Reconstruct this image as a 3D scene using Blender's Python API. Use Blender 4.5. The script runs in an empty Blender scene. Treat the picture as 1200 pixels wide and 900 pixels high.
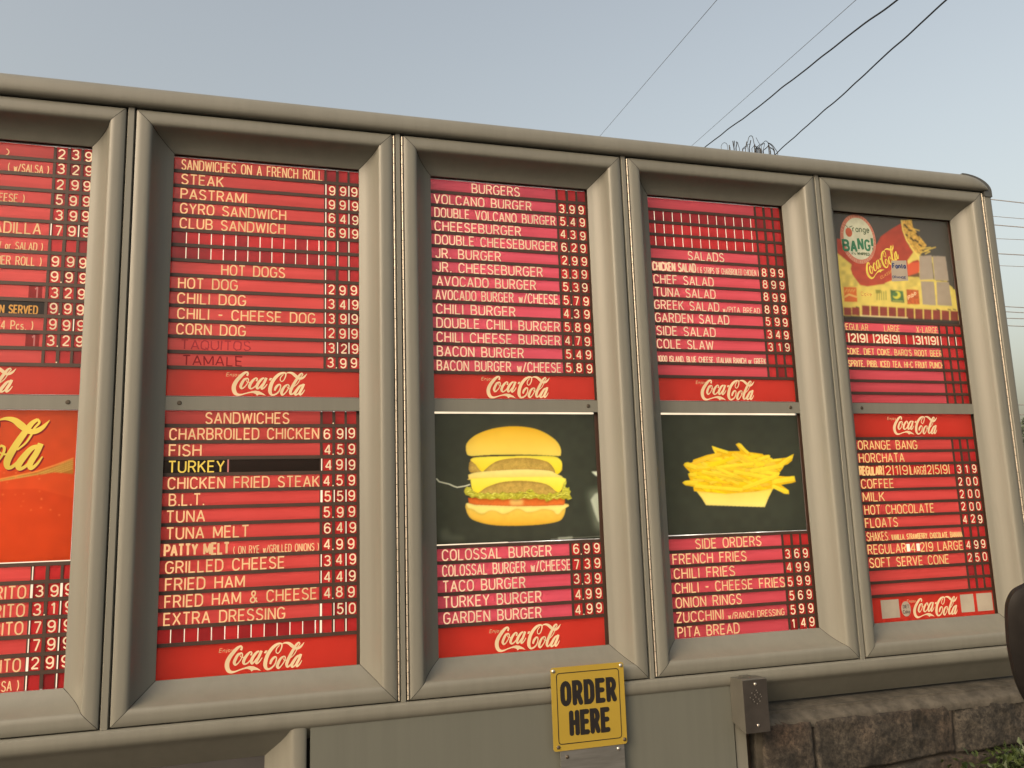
import bpy, bmesh, math, random
import numpy as np
from mathutils import Vector, Matrix
from mathutils.geometry import tessellate_polygon

random.seed(7)
rng = np.random.default_rng(7)
SC = bpy.context.scene
COL = SC.collection

# ---------------------------------------------------------------- camera
S = 0.66            # metres per board unit (one door pitch)
ZT = 2.30           # height of the doors' top edge
def P(x, y, z=0.0):
    """board coordinates (x right, y up from the doors' top, z towards the viewer) -> world metres"""
    return Vector((x * S, -z * S, ZT + y * S))
CR = np.array([[0.959993, -0.032313, 0.278154], [0.014327, -0.986351, -0.164032], [0.279658, 0.161454, -0.946427]])
CC = np.array([0.519088, -1.572308, 3.156653])
CF = 966.8185
def bp(u, v, z=0.0):
    """photo pixel -> board x, y on the plane at depth z (used to trace outlines onto their real surface)"""
    d = CR.T @ np.array([(u - 600) / CF, (v - 450) / CF, 1.0])
    s = (z - CC[2]) / d[2]
    return (CC + s * d)[:2]
def ray(u, v, dist):
    """world point dist metres away along a photo pixel's ray"""
    d = CR.T @ np.array([(u - 600) / CF, (v - 450) / CF, 1.0]); d /= np.linalg.norm(d)
    q = CC + d * dist / S
    return P(*q)

cam = bpy.data.cameras.new('camera'); camo = bpy.data.objects.new('camera', cam); COL.objects.link(camo)
def bw(v): return Vector((v[0], -v[2], v[1]))
r_, d_, f_ = (bw(CR[i]).normalized() for i in range(3))
camo.matrix_world = Matrix(((r_.x, -d_.x, -f_.x, 0), (r_.y, -d_.y, -f_.y, 0), (r_.z, -d_.z, -f_.z, 0), (0, 0, 0, 1)))
camo.matrix_world.translation = P(*CC)
cam.sensor_width = 36; cam.lens = 36 * CF / 1200; cam.clip_start = 0.05; cam.clip_end = 3000
SC.camera = camo

# ---------------------------------------------------------------- sky, sun, exposure
SUN_EL = math.radians(28.0)
sun_dir = Vector((-0.84, -0.54, 0)).normalized()          # horizontal direction towards the sun (left, behind the viewer)
W = bpy.data.worlds.new('World'); SC.world = W; W.use_nodes = True
nt = W.node_tree; bg = nt.nodes['Background']
sky = nt.nodes.new('ShaderNodeTexSky'); sky.sky_type = 'NISHITA'; sky.sun_disc = False
sky.sun_elevation = SUN_EL; sky.sun_rotation = math.atan2(sun_dir.x, sun_dir.y)
sky.air_density = 1.5; sky.dust_density = 8.0; sky.ozone_density = 1.0
hsv = nt.nodes.new('ShaderNodeHueSaturation'); hsv.inputs['Saturation'].default_value = 0.66
wb = nt.nodes.new('ShaderNodeMix'); wb.data_type = 'RGBA'; wb.blend_type = 'MULTIPLY'; wb.inputs['Factor'].default_value = 1.0; wb.inputs['B'].default_value = (1.09, 1.02, 0.925, 1)   # white balance of the photograph
nt.links.new(sky.outputs[0], hsv.inputs['Color']); nt.links.new(hsv.outputs[0], wb.inputs['A']); nt.links.new(wb.outputs['Result'], bg.inputs['Color'])
bg.inputs['Strength'].default_value = 0.15
sl = bpy.data.lights.new('sun', 'SUN'); so = bpy.data.objects.new('sun', sl); COL.objects.link(so)
sl.energy = 0.12; sl.angle = math.radians(20); sl.color = (1.0, 0.55, 0.25)
sd = (sun_dir * math.cos(SUN_EL) + Vector((0, 0, math.sin(SUN_EL)))).normalized()
so.rotation_euler = (-sd).to_track_quat('-Z', 'Y').to_euler()
TUBE_W = 0.184
SC.view_settings.view_transform = 'Standard'; SC.view_settings.look = 'None'
SC.view_settings.exposure = 0.68; SC.view_settings.gamma = 1.0; SC.view_settings.use_curve_mapping = False
SC.cycles.use_denoising = True
SC.cycles.max_bounces = 8; SC.cycles.transparent_max_bounces = 8
SC.cycles.sample_clamp_indirect = 6.0
try: SC.cycles.denoiser = 'OPENIMAGEDENOISE'
except Exception: pass

# ---------------------------------------------------------------- materials
def srgb(r, g, b):
    f = lambda c: (c / 255 / 12.92) if c / 255 <= 0.04045 else ((c / 255 + 0.055) / 1.055) ** 2.4
    return (f(r), f(g), f(b))
def newmat(name):
    m = bpy.data.materials.new(name); m.use_nodes = True
    return m, m.node_tree, m.node_tree.nodes['Principled BSDF']
def nd(t, kind, **kw):
    n = t.nodes.new(kind)
    for k, v in kw.items(): setattr(n, k, v)
    return n
def mapped_noise(t, scale, stretch=(1, 1, 1), detail=4, rough=0.6):
    tc = nd(t, 'ShaderNodeTexCoord'); mp = nd(t, 'ShaderNodeMapping'); mp.inputs['Scale'].default_value = stretch
    n = nd(t, 'ShaderNodeTexNoise'); n.inputs['Scale'].default_value = scale
    n.inputs['Detail'].default_value = detail; n.inputs['Roughness'].default_value = rough
    t.links.new(tc.outputs['Object'], mp.inputs['Vector']); t.links.new(mp.outputs[0], n.inputs['Vector'])
    return n
def ramp(t, src, c0, c1, p0=0.35, p1=0.65):
    r = nd(t, 'ShaderNodeValToRGB')
    r.color_ramp.elements[0].position = p0; r.color_ramp.elements[0].color = (*c0, 1)
    r.color_ramp.elements[1].position = p1; r.color_ramp.elements[1].color = (*c1, 1)
    t.links.new(src, r.inputs['Fac']); return r
def surf(name, c0, c1, rough=0.5, scale=4, stretch=(1, 1, 1), bump=0.0, bscale=200, metal=0.0, spec=0.5, spots=None, streak=0.0):
    """painted / metal / stone surface: two tones mottled by noise, roughness variation, fine bump"""
    m, t, b = newmat(name)
    n = mapped_noise(t, scale, stretch)
    r = ramp(t, n.outputs['Fac'], c0, c1)
    col = r.outputs['Color']
    if streak:
        n5 = mapped_noise(t, 1.0, (34, 34, 1.3), 5, .65); r5 = ramp(t, n5.outputs['Fac'], (1 - streak,) * 3, (1.04,) * 3, .32, .60)
        m5 = nd(t, 'ShaderNodeMix', data_type='RGBA', blend_type='MULTIPLY'); m5.inputs['Factor'].default_value = 1.0
        t.links.new(col, m5.inputs['A']); t.links.new(r5.outputs['Color'], m5.inputs['B']); col = m5.outputs['Result']
    if spots:
        n3 = mapped_noise(t, spots[1], (1, 1, 1), 6, 0.7)
        r3 = ramp(t, n3.outputs['Fac'], (0, 0, 0), (1, 1, 1), spots[2], spots[2] + 0.05)
        mx = nd(t, 'ShaderNodeMix', data_type='RGBA'); mx.inputs['B'].default_value = (*spots[0], 1)
        t.links.new(r3.outputs['Color'], mx.inputs['Factor']); t.links.new(col, mx.inputs['A']); col = mx.outputs['Result']
    t.links.new(col, b.inputs['Base Color'])
    b.inputs['Roughness'].default_value = rough; b.inputs['Metallic'].default_value = metal
    b.inputs['Specular IOR Level'].default_value = spec
    if bump:
        n2 = mapped_noise(t, bscale, (1, 1, 1), 3)
        bm_ = nd(t, 'ShaderNodeBump'); bm_.inputs['Strength'].default_value = bump; bm_.inputs['Distance'].default_value = 0.002
        t.links.new(n2.outputs['Fac'], bm_.inputs['Height']); t.links.new(bm_.outputs[0], b.inputs['Normal'])
    return m
def plain(name, c, rough=0.5, metal=0.0, spec=0.5):
    m, t, b = newmat(name)
    n = mapped_noise(t, 30)
    r = ramp(t, n.outputs['Fac'], tuple(v * 0.88 for v in c), tuple(min(1, v * 1.1) for v in c))
    t.links.new(r.outputs['Color'], b.inputs['Base Color'])
    b.inputs['Roughness'].default_value = rough; b.inputs['Metallic'].default_value = metal; b.inputs['Specular IOR Level'].default_value = spec
    return m
def backlit(name, c0, c1=None, scale=6, stretch=(0.25, 1, 6), refl=0.05, attr=None, rough=0.15):
    """translucent sign plastic: the tubes behind it light it through, its front has a dull sheen"""
    m = bpy.data.materials.new(name); m.use_nodes = True; t = m.node_tree
    for n in list(t.nodes): t.nodes.remove(n)
    out = nd(t, 'ShaderNodeOutputMaterial')
    tr = nd(t, 'ShaderNodeBsdfTranslucent'); df = nd(t, 'ShaderNodeBsdfDiffuse'); gl = nd(t, 'ShaderNodeBsdfGlossy'); gl.inputs['Roughness'].default_value = rough
    a = nd(t, 'ShaderNodeMixShader'); a.inputs[0].default_value = 0.27
    b = nd(t, 'ShaderNodeMixShader')
    lw = nd(t, 'ShaderNodeFresnel'); lw.inputs['IOR'].default_value = 1.45
    if attr:
        n = nd(t, 'ShaderNodeAttribute', attribute_name=attr); col = n.outputs['Color']
    elif c1 is not None:
        n = mapped_noise(t, scale, stretch, 3)
        col = ramp(t, n.outputs['Fac'], c0, c1, 0.3, 0.7).outputs['Color']
    else: col = None
    for s in (tr, df):
        if col is not None: t.links.new(col, s.inputs['Color'])
        else: s.inputs['Color'].default_value = (*c0, 1)
    t.links.new(tr.outputs[0], a.inputs[1]); t.links.new(df.outputs[0], a.inputs[2])
    t.links.new(lw.outputs[0], b.inputs[0]); t.links.new(a.outputs[0], b.inputs[1]); t.links.new(gl.outputs[0], b.inputs[2])
    t.links.new(b.outputs[0], out.inputs['Surface'])
    return m
LIT = 0.59   # brightness of the lit lettering next to the dusk sky
def glow(name, c, strength=1.0, vary=0.12):
    """lettering of the lit sign: light comes through the cut-out letter"""
    m = bpy.data.materials.new(name); m.use_nodes = True; t = m.node_tree
    for n in list(t.nodes): t.nodes.remove(n)
    out = nd(t, 'ShaderNodeOutputMaterial'); e = nd(t, 'ShaderNodeEmission')
    n = mapped_noise(t, 9, (1, 1, 1), 2)
    r = ramp(t, n.outputs['Fac'], tuple(v * (1 - vary) for v in c), tuple(v * (1 + vary) for v in c))
    t.links.new(r.outputs['Color'], e.inputs['Color']); e.inputs['Strength'].default_value = strength * LIT
    t.links.new(e.outputs[0], out.inputs['Surface'])
    m.cycles.emission_sampling = 'NONE'
    return m

M = {}
M['paint'] = surf('taupe_paint', (0.148, 0.146, 0.124), (0.164, 0.162, 0.138), 0.45, 2.2, (1, 1, .5), 0.07, 260, spots=((0.132, 0.130, 0.108), 11, 0.70), streak=.05)
M['paint_dark'] = surf('shell_paint', (0.16, 0.145, 0.12), (0.19, 0.17, 0.14), 0.5, 3)
M['panel_paint_shaded'] = surf('cabinet_paint_shaded', (0.104, 0.109, 0.093), (0.112, 0.117, 0.101), 0.5, 1.6, (1, 1, 0.5), 0.06, 300, spots=((0.088, 0.090, 0.072), 26, 0.76), streak=.04)  # taupe darkened to stand for the weaker light near the ground
M['hinge'] = surf('hinge_metal', (0.42, 0.37, 0.30), (0.55, 0.49, 0.40), 0.4, 40, metal=0.4)
M['gap'] = plain('dark_gap', (0.012, 0.010, 0.008), 0.8)
M['rail'] = plain('channel_glow_brown', (0.048, 0.024, 0.016), 0.5)  # brown tint stands for the panels' glow on black channels
M['liner'] = plain('white_liner', (0.82, 0.82, 0.80), 0.7)
M['cap'] = surf('grey_plastic', (0.050, 0.052, 0.050), (0.075, 0.077, 0.072), 0.45, 8)
M['strip'] = backlit('red_strip', (0.72, 0.085, 0.110), (0.84, 0.115, 0.150))
M['strip_pink'] = backlit('pink_red_strip', (0.74, 0.090, 0.130), (0.86, 0.125, 0.185))
M['strip_warm'] = backlit('warm_red_strip', (0.66, 0.070, 0.062), (0.80, 0.100, 0.092))
M['tile'] = backlit('red_tile', (0.55, 0.030, 0.030), (0.68, 0.042, 0.045), 20, (1, 1, 1))
M['tile_dark'] = backlit('dark_red_tile', (0.32, 0.022, 0.025), (0.46, 0.032, 0.036), 14, (1, 1, 1))
M['logo_red'] = backlit('logo_red', (0.68, 0.045, 0.028), (0.74, 0.055, 0.036), 4, (1, 1, 1))
M['black_strip'] = backlit('black_strip', (0.016, 0.009, 0.007), (0.022, 0.012, 0.010))
M['leak'] = backlit('clear_edge', (0.95, 0.90, 0.80))
M['letter'] = glow('cream_letter', (1.0, 0.56, 0.25))
M['letter_pink'] = glow('pale_letter', (1.0, 0.62, 0.36))
M['letter_amber'] = glow('amber_letter', (1.0, 0.56, 0.20))
M['digit'] = glow('white_digit', (1.0, 0.68, 0.38), 1.05)
M['logo_letter'] = glow('logo_cream', (1.0, 0.66, 0.33))
M['dim_letter'] = glow('dim_letter', (0.62, 0.20, 0.16))
M['yellow_letter'] = glow('yellow_letter', (0.95, 0.62, 0.10))
M['orange_letter'] = glow('orange_letter', (0.80, 0.36, 0.09))
M['white_gap'] = glow('bright_gap', (1.0, 0.80, 0.56), 1.25)
M['marker'] = plain('dried_marker_ink', (0.20, 0.018, 0.022), 0.8, spec=0.1)
M['marker_faint'] = plain('faint_marker_ink', (0.36, 0.040, 0.050), 0.8, spec=0.1)
M['picture'] = backlit('printed_film', (1, 1, 1), attr='print', rough=0.2)
M['badge_white'] = plain('sticker_paper', (0.50, 0.52, 0.40), 0.6)
M['badge_rim'] = plain('sticker_rim', (0.46, 0.17, 0.115), 0.6)
M['badge_rim_text'] = plain('sticker_rim_ink', (0.56, 0.36, 0.27), 0.6)
M['badge_green'] = plain('green_ink', (0.035, 0.16, 0.085), 0.6)
M['badge_dark'] = plain('dark_green_ink', (0.06, 0.10, 0.05), 0.6)
M['badge_orange'] = plain('orange_ink', (0.42, 0.10, 0.05), 0.6)
M['grey_sticker'] = surf('faded_sticker', (0.34, 0.29, 0.235), (0.40, 0.35, 0.28), 0.6, 12)
M['blue_ink'] = plain('blue_ink', (0.03, 0.05, 0.14), 0.6)
M['grey_ink'] = plain('grey_ink', (0.13, 0.10, 0.09), 0.6)
M['sign_yellow'] = surf('sign_yellow', (0.305, 0.215, 0.028), (0.345, 0.242, 0.033), 0.4, 5, (1, 1, 1), spots=((0.24, 0.15, 0.02), 25, 0.72))
M['sign_ink'] = plain('sign_ink', (0.010, 0.008, 0.008), 0.5)
M['alu'] = surf('brushed_aluminium', (0.20, 0.20, 0.19), (0.27, 0.27, 0.26), 0.42, 8, (1, 1, 12), metal=0.7)
M['spk_side'] = surf('speaker_housing', (0.070, 0.068, 0.058), (0.088, 0.085, 0.073), 0.45, 9)
M['spk_face'] = surf('speaker_face', (0.036, 0.032, 0.029), (0.052, 0.046, 0.042), 0.4, 14, metal=0.2)
M['screw'] = plain('screw_metal', (0.45, 0.42, 0.38), 0.3, 0.8)
M['screw_dark'] = plain('tarnished_screw', (0.07, 0.055, 0.04), 0.5, 0.4)
M['mirror_black'] = surf('black_plastic', (0.006, 0.005, 0.005), (0.012, 0.010, 0.009), 0.55, 30, bump=0.1, bscale=900, spec=0.2)
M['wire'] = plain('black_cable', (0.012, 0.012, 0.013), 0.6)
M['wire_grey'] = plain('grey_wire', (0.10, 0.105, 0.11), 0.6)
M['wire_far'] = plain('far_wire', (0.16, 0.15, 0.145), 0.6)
M['recess'] = surf('dark_recess_panel', (0.045, 0.043, 0.045), (0.065, 0.06, 0.06), 0.5, 6)
M['pipe'] = surf('brown_pipe', (0.035, 0.025, 0.017), (0.06, 0.04, 0.025), 0.5, 9)
M['asphalt'] = surf('asphalt', (0.04, 0.04, 0.042), (0.07, 0.068, 0.066), 0.9, 12, (1, 1, 1), 0.4, 120)
M['soil'] = surf('soil', (0.05, 0.038, 0.026), (0.09, 0.07, 0.05), 0.95, 8, (1, 1, 1), 0.5, 60)
M['kerb'] = surf('concrete', (0.22, 0.21, 0.19), (0.30, 0.29, 0.26), 0.9, 7, (1, 1, 1), 0.3, 150)
M['leaf'] = surf('leaf_green', (0.018, 0.032, 0.008), (0.048, 0.072, 0.018), 0.5, 14)
M['twig'] = plain('twig', (0.06, 0.045, 0.03), 0.8)
M['far_leaf'] = surf('far_leaf', (0.04, 0.055, 0.03), (0.06, 0.08, 0.045), 0.8, 3)

# ---------------------------------------------------------------- mesh building
def tag(o, label=None, cat=None, group=None, kind=None):
    if label: o['label'] = label
    if cat: o['category'] = cat
    if group: o['group'] = group
    if kind: o['kind'] = kind
    return o
ROOTLOC = {}
def thing(name, loc, label, cat, group=None, kind=None):
    o = bpy.data.objects.new(name, None); COL.objects.link(o); o.location = loc; o.empty_display_size = 0.1
    ROOTLOC[o.name] = Vector(loc)
    return tag(o, label, cat, group, kind)
class MB:
    """collects faces (world metres) into one mesh"""
    def __init__(s): s.v = []; s.f = []; s.m = []; s.mats = []
    def mi(s, mat):
        if mat not in s.mats: s.mats.append(mat)
        return s.mats.index(mat)
    def add(s, verts, faces, mat):
        k = len(s.v); i = s.mi(mat)
        s.v += [tuple(q) for q in verts]
        for f in faces: s.f.append([k + j for j in f]); s.m.append(i)
        return s
    def box(s, x0, x1, y0, y1, z0, z1, mat):                      # board coordinates
        c = [P(x, y, z) for z in (z0, z1) for y in (y0, y1) for x in (x0, x1)]
        return s.add(c, [(0, 2, 3, 1), (4, 5, 7, 6), (0, 1, 5, 4), (2, 6, 7, 3), (0, 4, 6, 2), (1, 3, 7, 5)], mat)
    def quad(s, x0, x1, y0, y1, z, mat):
        return s.add([P(x0, y0, z), P(x1, y0, z), P(x1, y1, z), P(x0, y1, z)], [(0, 1, 2, 3)], mat)
    def poly(s, pts, z, mat):                                     # flat polygon, board coordinates
        vs = [Vector((p[0], p[1], 0)) for p in pts]
        tr = tessellate_polygon([vs])
        fs = []
        for a, b, c in tr:
            n = (vs[b] - vs[a]).cross(vs[c] - vs[a]).z
            fs.append((a, b, c) if n > 0 else (a, c, b))
        return s.add([P(p[0], p[1], z) for p in pts], fs, mat)
    def prism(s, pts, z0, z1, mat):                               # outline extruded along z
        n = len(pts)
        area = sum(pts[i][0] * pts[(i + 1) % n][1] - pts[(i + 1) % n][0] * pts[i][1] for i in range(n))
        if area < 0: pts = pts[::-1]
        s.poly(pts, z1, mat)
        k = [P(p[0], p[1], z0) for p in pts] + [P(p[0], p[1], z1) for p in pts]
        s.add(k, [(i, (i + 1) % n, n + (i + 1) % n, n + i) for i in range(n)], mat)
        vs = [Vector((p[0], p[1], 0)) for p in pts]
        fs = []
        for a, b, c in tessellate_polygon([vs]):
            q = (vs[b] - vs[a]).cross(vs[c] - vs[a]).z
            fs.append((a, c, b) if q > 0 else (a, b, c))
        return s.add([P(p[0], p[1], z0) for p in pts], fs, mat)
    def extrude_x(s, prof, x0, x1, mat, caps=True, closed=True):  # profile (y, z) swept along x
        n = len(prof)
        v = [P(x0, y, z) for y, z in prof] + [P(x1, y, z) for y, z in prof]
        rg = range(n if closed else n - 1)
        s.add(v, [(i, n + i, n + (i + 1) % n, (i + 1) % n) for i in rg], mat)
        if caps and closed:
            s.add([P(x0, y, z) for y, z in prof], [tuple(range(n))], mat)
            s.add([P(x1, y, z) for y, z in prof], [tuple(reversed(range(n)))], mat)
        return s
    def tube(s, pts, r, mat, n=8, cap=True):                      # world points
        pts = [Vector(p) for p in pts]; rings = []; up = None
        for i, p in enumerate(pts):
            t = (pts[min(i + 1, len(pts) - 1)] - pts[max(i - 1, 0)]).normalized()
            if up is None: up = t.orthogonal().normalized()
            up = (up - t * up.dot(t)); up = up.normalized() if up.length > 1e-6 else t.orthogonal().normalized()
            b = t.cross(up); rr = r[i] if isinstance(r, (list, tuple)) else r
            rings.append([p + (up * math.cos(2 * math.pi * j / n) + b * math.sin(2 * math.pi * j / n)) * rr for j in range(n)])
        v = [q for ring in rings for q in ring]; f = []
        for i in range(len(rings) - 1):
            for j in range(n): f.append((i * n + j, i * n + (j + 1) % n, (i + 1) * n + (j + 1) % n, (i + 1) * n + j))
        if cap: f.append(tuple(reversed(range(n)))); f.append(tuple(range(len(v) - n, len(v))))
        return s.add(v, f, mat)
    def stroke(s, pts, w, z, mat):                                # flat ribbon, board coordinates; w constant or per point
        w = list(w) if isinstance(w, (list, tuple, np.ndarray)) else [w] * len(pts)
        keep = [0] + [i for i in range(1, len(pts)) if abs(pts[i][0] - pts[i - 1][0]) + abs(pts[i][1] - pts[i - 1][1]) > 1e-8]
        pts = [pts[i] for i in keep]; w = [w[i] for i in keep]; n = len(pts)
        if n < 2: return s
        L, R = [], []
        closed = n > 2 and abs(pts[0][0] - pts[-1][0]) + abs(pts[0][1] - pts[-1][1]) < 1e-7
        for i in range(n):
            p = Vector(pts[i])
            a = Vector(pts[i - 1]) if i > 0 else (Vector(pts[n - 2]) if closed else None)
            b = Vector(pts[i + 1]) if i < n - 1 else (Vector(pts[1]) if closed else None)
            d1 = (p - a).normalized() if a is not None and (p - a).length > 1e-9 else None
            d2 = (b - p).normalized() if b is not None and (b - p).length > 1e-9 else None
            d1 = d1 or d2; d2 = d2 or d1
            if d1 is None: return s
            n1 = Vector((-d1.y, d1.x)); n2 = Vector((-d2.y, d2.x)); m = n1 + n2
            m = m.normalized() if m.length > 1e-4 else n1
            k = min(1.5, 1 / max(0.35, m.dot(n1)))
            L.append(p + m * k * w[i] / 2); R.append(p - m * k * w[i] / 2)
        v = [P(q.x, q.y, z) for q in L] + [P(q.x, q.y, z) for q in R]
        return s.add(v, [(n + i, n + i + 1, i + 1, i) for i in range(n - 1)], mat)
    def disc(s, cx, cy, z, rx, ry, mat, n=40):
        return s.add([P(cx + rx * math.cos(2 * math.pi * i / n), cy + ry * math.sin(2 * math.pi * i / n), z) for i in range(n)], [tuple(range(n))], mat)
    def build(s, name, parent=None, smooth=False, label=None, angle=40):
        me = bpy.data.meshes.new(name); org = Vector((0, 0, 0)); q = parent
        while q is not None: org += q.location; q = q.parent
        me.from_pydata([(a - org.x, b - org.y, c - org.z) for a, b, c in s.v], [], s.f)
        for m in s.mats: me.materials.append(m)
        me.polygons.foreach_set('material_index', s.m)
        if smooth:
            bm = bmesh.new(); bm.from_mesh(me)
            bmesh.ops.remove_doubles(bm, verts=bm.verts, dist=1e-5)
            bmesh.ops.recalc_face_normals(bm, faces=bm.faces)
            for e in bm.edges:
                e.smooth = len(e.link_faces) == 2 and e.calc_face_angle(3.2) < math.radians(angle)
            for f in bm.faces: f.smooth = True
            bm.to_mesh(me); bm.free()
        me.update()
        o = bpy.data.objects.new(name, me); COL.objects.link(o)
        if parent is not None: o.parent = parent
        if label: o['label'] = label
        return o

# ---------------------------------------------------------------- stroke lettering
def arc(cx, cy, rx, ry, a0, a1, n=10):
    return [(cx + rx * math.cos(math.radians(a0 + (a1 - a0) * i / n)), cy + ry * math.sin(math.radians(a0 + (a1 - a0) * i / n))) for i in range(n + 1)]
def _glyphs():
    g = {}
    g['A'] = (.62, [[(0, 0), (.31, 1), (.62, 0)], [(.1, .32), (.52, .32)]])
    g['B'] = (.56, [[(0, 0), (0, 1), (.3, 1)] + arc(.3, .76, .22, .24, 90, -90) + [(0, .52)], [(.3, .52)] + arc(.3, .26, .26, .26, 90, -90) + [(0, 0)]])
    g['C'] = (.58, [arc(.29, .68, .29, .32, 20, 180) + arc(.29, .32, .29, .32, 180, 340)])
    g['D'] = (.58, [[(0, 0), (0, 1), (.26, 1)] + arc(.26, .68, .32, .32, 90, 0) + arc(.26, .32, .32, .32, 0, -90) + [(0, 0)]])
    g['E'] = (.5, [[(.5, 1), (0, 1), (0, 0), (.5, 0)], [(0, .52), (.44, .52)]])
    g['F'] = (.48, [[(.48, 1), (0, 1), (0, 0)], [(0, .52), (.42, .52)]])
    g['G'] = (.6, [arc(.3, .68, .3, .32, 25, 180) + arc(.3, .32, .3, .32, 180, 360) + [(.6, .46), (.34, .46)]])
    g['H'] = (.58, [[(0, 0), (0, 1)], [(.58, 0), (.58, 1)], [(0, .52), (.58, .52)]])
    g['I'] = (.02, [[(.01, 0), (.01, 1)]])
    g['J'] = (.42, [[(.42, 1), (.42, .24)] + arc(.21, .24, .21, .24, 0, -180)])
    g['K'] = (.56, [[(0, 0), (0, 1)], [(.54, 1), (0, .4)], [(.18, .6), (.56, 0)]])
    g['L'] = (.48, [[(0, 1), (0, 0), (.48, 0)]])
    g['M'] = (.7, [[(0, 0), (0, 1), (.35, .15), (.7, 1), (.7, 0)]])
    g['N'] = (.58, [[(0, 0), (0, 1), (.58, 0), (.58, 1)]])
    g['O'] = (.6, [arc(.3, .68, .3, .32, 0, 180) + arc(.3, .32, .3, .32, 180, 360) + [(.6, .68)]])
    g['P'] = (.54, [[(0, 0), (0, 1), (.28, 1)] + arc(.28, .73, .26, .27, 90, -90) + [(0, .46)]])
    g['Q'] = (.6, g['O'][1] + [[(.36, .22), (.6, -.04)]])
    g['R'] = (.56, [[(0, 0), (0, 1), (.28, 1)] + arc(.28, .74, .26, .26, 90, -90) + [(0, .48)], [(.3, .48), (.56, 0)]])
    g['S'] = (.54, [arc(.27, .75, .25, .25, 20, 180, 8) + [(.03, .68), (.14, .56), (.4, .46), (.52, .34)] + arc(.27, .26, .27, .26, 10, -160, 10)])
    g['T'] = (.56, [[(0, 1), (.56, 1)], [(.28, 1), (.28, 0)]])
    g['U'] = (.58, [[(0, 1), (0, .29)] + arc(.29, .29, .29, .29, 180, 360) + [(.58, 1)]])
    g['V'] = (.6, [[(0, 1), (.3, 0), (.6, 1)]])
    g['W'] = (.86, [[(0, 1), (.2, 0), (.43, .9), (.66, 0), (.86, 1)]])
    g['X'] = (.58, [[(0, 0), (.58, 1)], [(0, 1), (.58, 0)]])
    g['Y'] = (.58, [[(0, 1), (.29, .46), (.58, 1)], [(.29, .46), (.29, 0)]])
    g['Z'] = (.54, [[(0, 1), (.54, 1), (0, 0), (.54, 0)]])
    g['0'] = (.54, [arc(.27, .7, .27, .3, 0, 180) + arc(.27, .3, .27, .3, 180, 360) + [(.54, .7)]])
    g['1'] = (.24, [[(0, .78), (.2, 1), (.2, 0)]])
    g['2'] = (.52, [arc(.26, .73, .25, .27, 170, -20, 10) + [(.42, .5), (0, .02), (.52, .02)]])
    g['3'] = (.52, [arc(.25, .75, .24, .25, 160, -80, 10) + [(.2, .53)], [(.2, .53)] + arc(.24, .265, .28, .265, 75, -160, 10)])
    g['4'] = (.56, [[(.42, 0), (.42, 1), (0, .27), (.56, .27)]])
    g['5'] = (.52, [[(.48, 1), (.08, 1), (.04, .52)] + arc(.25, .32, .27, .32, 130, -160, 12)])
    g['6'] = (.54, [arc(.27, .3, .27, .3, 180, -180, 16), [(0, .3), (0, .6)] + arc(.27, .66, .27, .34, 180, 30, 10)])
    g['7'] = (.5, [[(0, 1), (.5, 1), (.2, 0)]])
    g['8'] = (.54, [arc(.27, .76, .23, .24, 0, 360, 16), arc(.27, .27, .27, .27, 0, 360, 16)])
    g['9'] = (.54, [arc(.27, .7, .27, .3, 0, 360, 16), [(.54, .7), (.54, .4)] + arc(.27, .34, .27, .34, 0, -150, 10)])
    g['.'] = (.10, [[(0, .03), (.14, .03)]])
    g[','] = (.08, [[(.08, .1), (0, -.12)]])
    g['-'] = (.34, [[(0, .48), (.34, .48)]])
    g['/'] = (.4, [[(0, -.02), (.4, 1.0)]])
    g['('] = (.16, [[(.16, 1.02), (.03, .75), (0, .5), (.03, .25), (.16, -.02)]])
    g[')'] = (.16, [[(0, 1.02), (.13, .75), (.16, .5), (.13, .25), (0, -.02)]])
    g['&'] = (.62, [[(.62, 0), (.14, .72)] + arc(.29, .8, .16, .2, 200, 0, 8) + [(.4, .64), (.06, .36)] + arc(.24, .22, .22, .22, 150, 300, 8) + [(.56, .42)]])
    g[':'] = (.06, [[(0, .1), (.1, .1)], [(0, .6), (.1, .6)]])
    g["'"] = (.04, [[(.02, 1), (.02, .76)]])
    g['!'] = (.08, [[(.04, 1), (.04, .3)], [(0, .05), (.1, .05)]])
    g['|'] = (.05, [[(.02, -.12), (.02, 1.12)]])
    g['w'] = (.5, [[(0, .62), (.13, 0), (.25, .55), (.37, 0), (.5, .62)]])
    g['o'] = (.42, [arc(.21, .31, .21, .31, 0, 360, 14)])
    g['r'] = (.3, [[(0, 0), (0, .62)], [(0, .4)] + arc(.17, .42, .15, .2, 160, 50, 5)])
    g['c'] = (.4, [arc(.21, .31, .21, .31, 40, 320, 12)])
    g['s'] = (.38, [arc(.19, .47, .17, .15, 30, 220, 7) + arc(.19, .16, .19, .16, 50, -150, 8)])
    g['a'] = (.42, [arc(.21, .31, .21, .31, 0, 360, 14), [(.42, .62), (.42, 0)]])
    g['n'] = (.4, [[(0, 0), (0, .62)], [(0, .36)] + arc(.2, .4, .2, .22, 180, 0, 8) + [(.4, 0)]])
    g['g'] = (.42, [arc(.21, .31, .21, .31, 0, 360, 14), [(.42, .62), (.42, -.1)] + arc(.21, -.1, .21, .2, 0, -150, 8)])
    g['e'] = (.42, [[(.02, .31), (.42, .31)] + arc(.21, .31, .21, .31, 0, 310, 12)])
    g['t'] = (.3, [[(.12, .9), (.12, .1), (.28, .02)], [(0, .62), (.28, .62)]])
    g['j'] = (.12, [[(.1, .62), (.1, -.15), (0, -.22)], [(.06, .8), (.14, .8)]])
    g['y'] = (.4, [[(0, .62), (.2, .05)], [(.4, .62), (.14, -.22)]])
    g['b'] = (.42, [[(0, 0), (0, 1)], arc(.21, .31, .21, .31, 0, 360, 14)])
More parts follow.
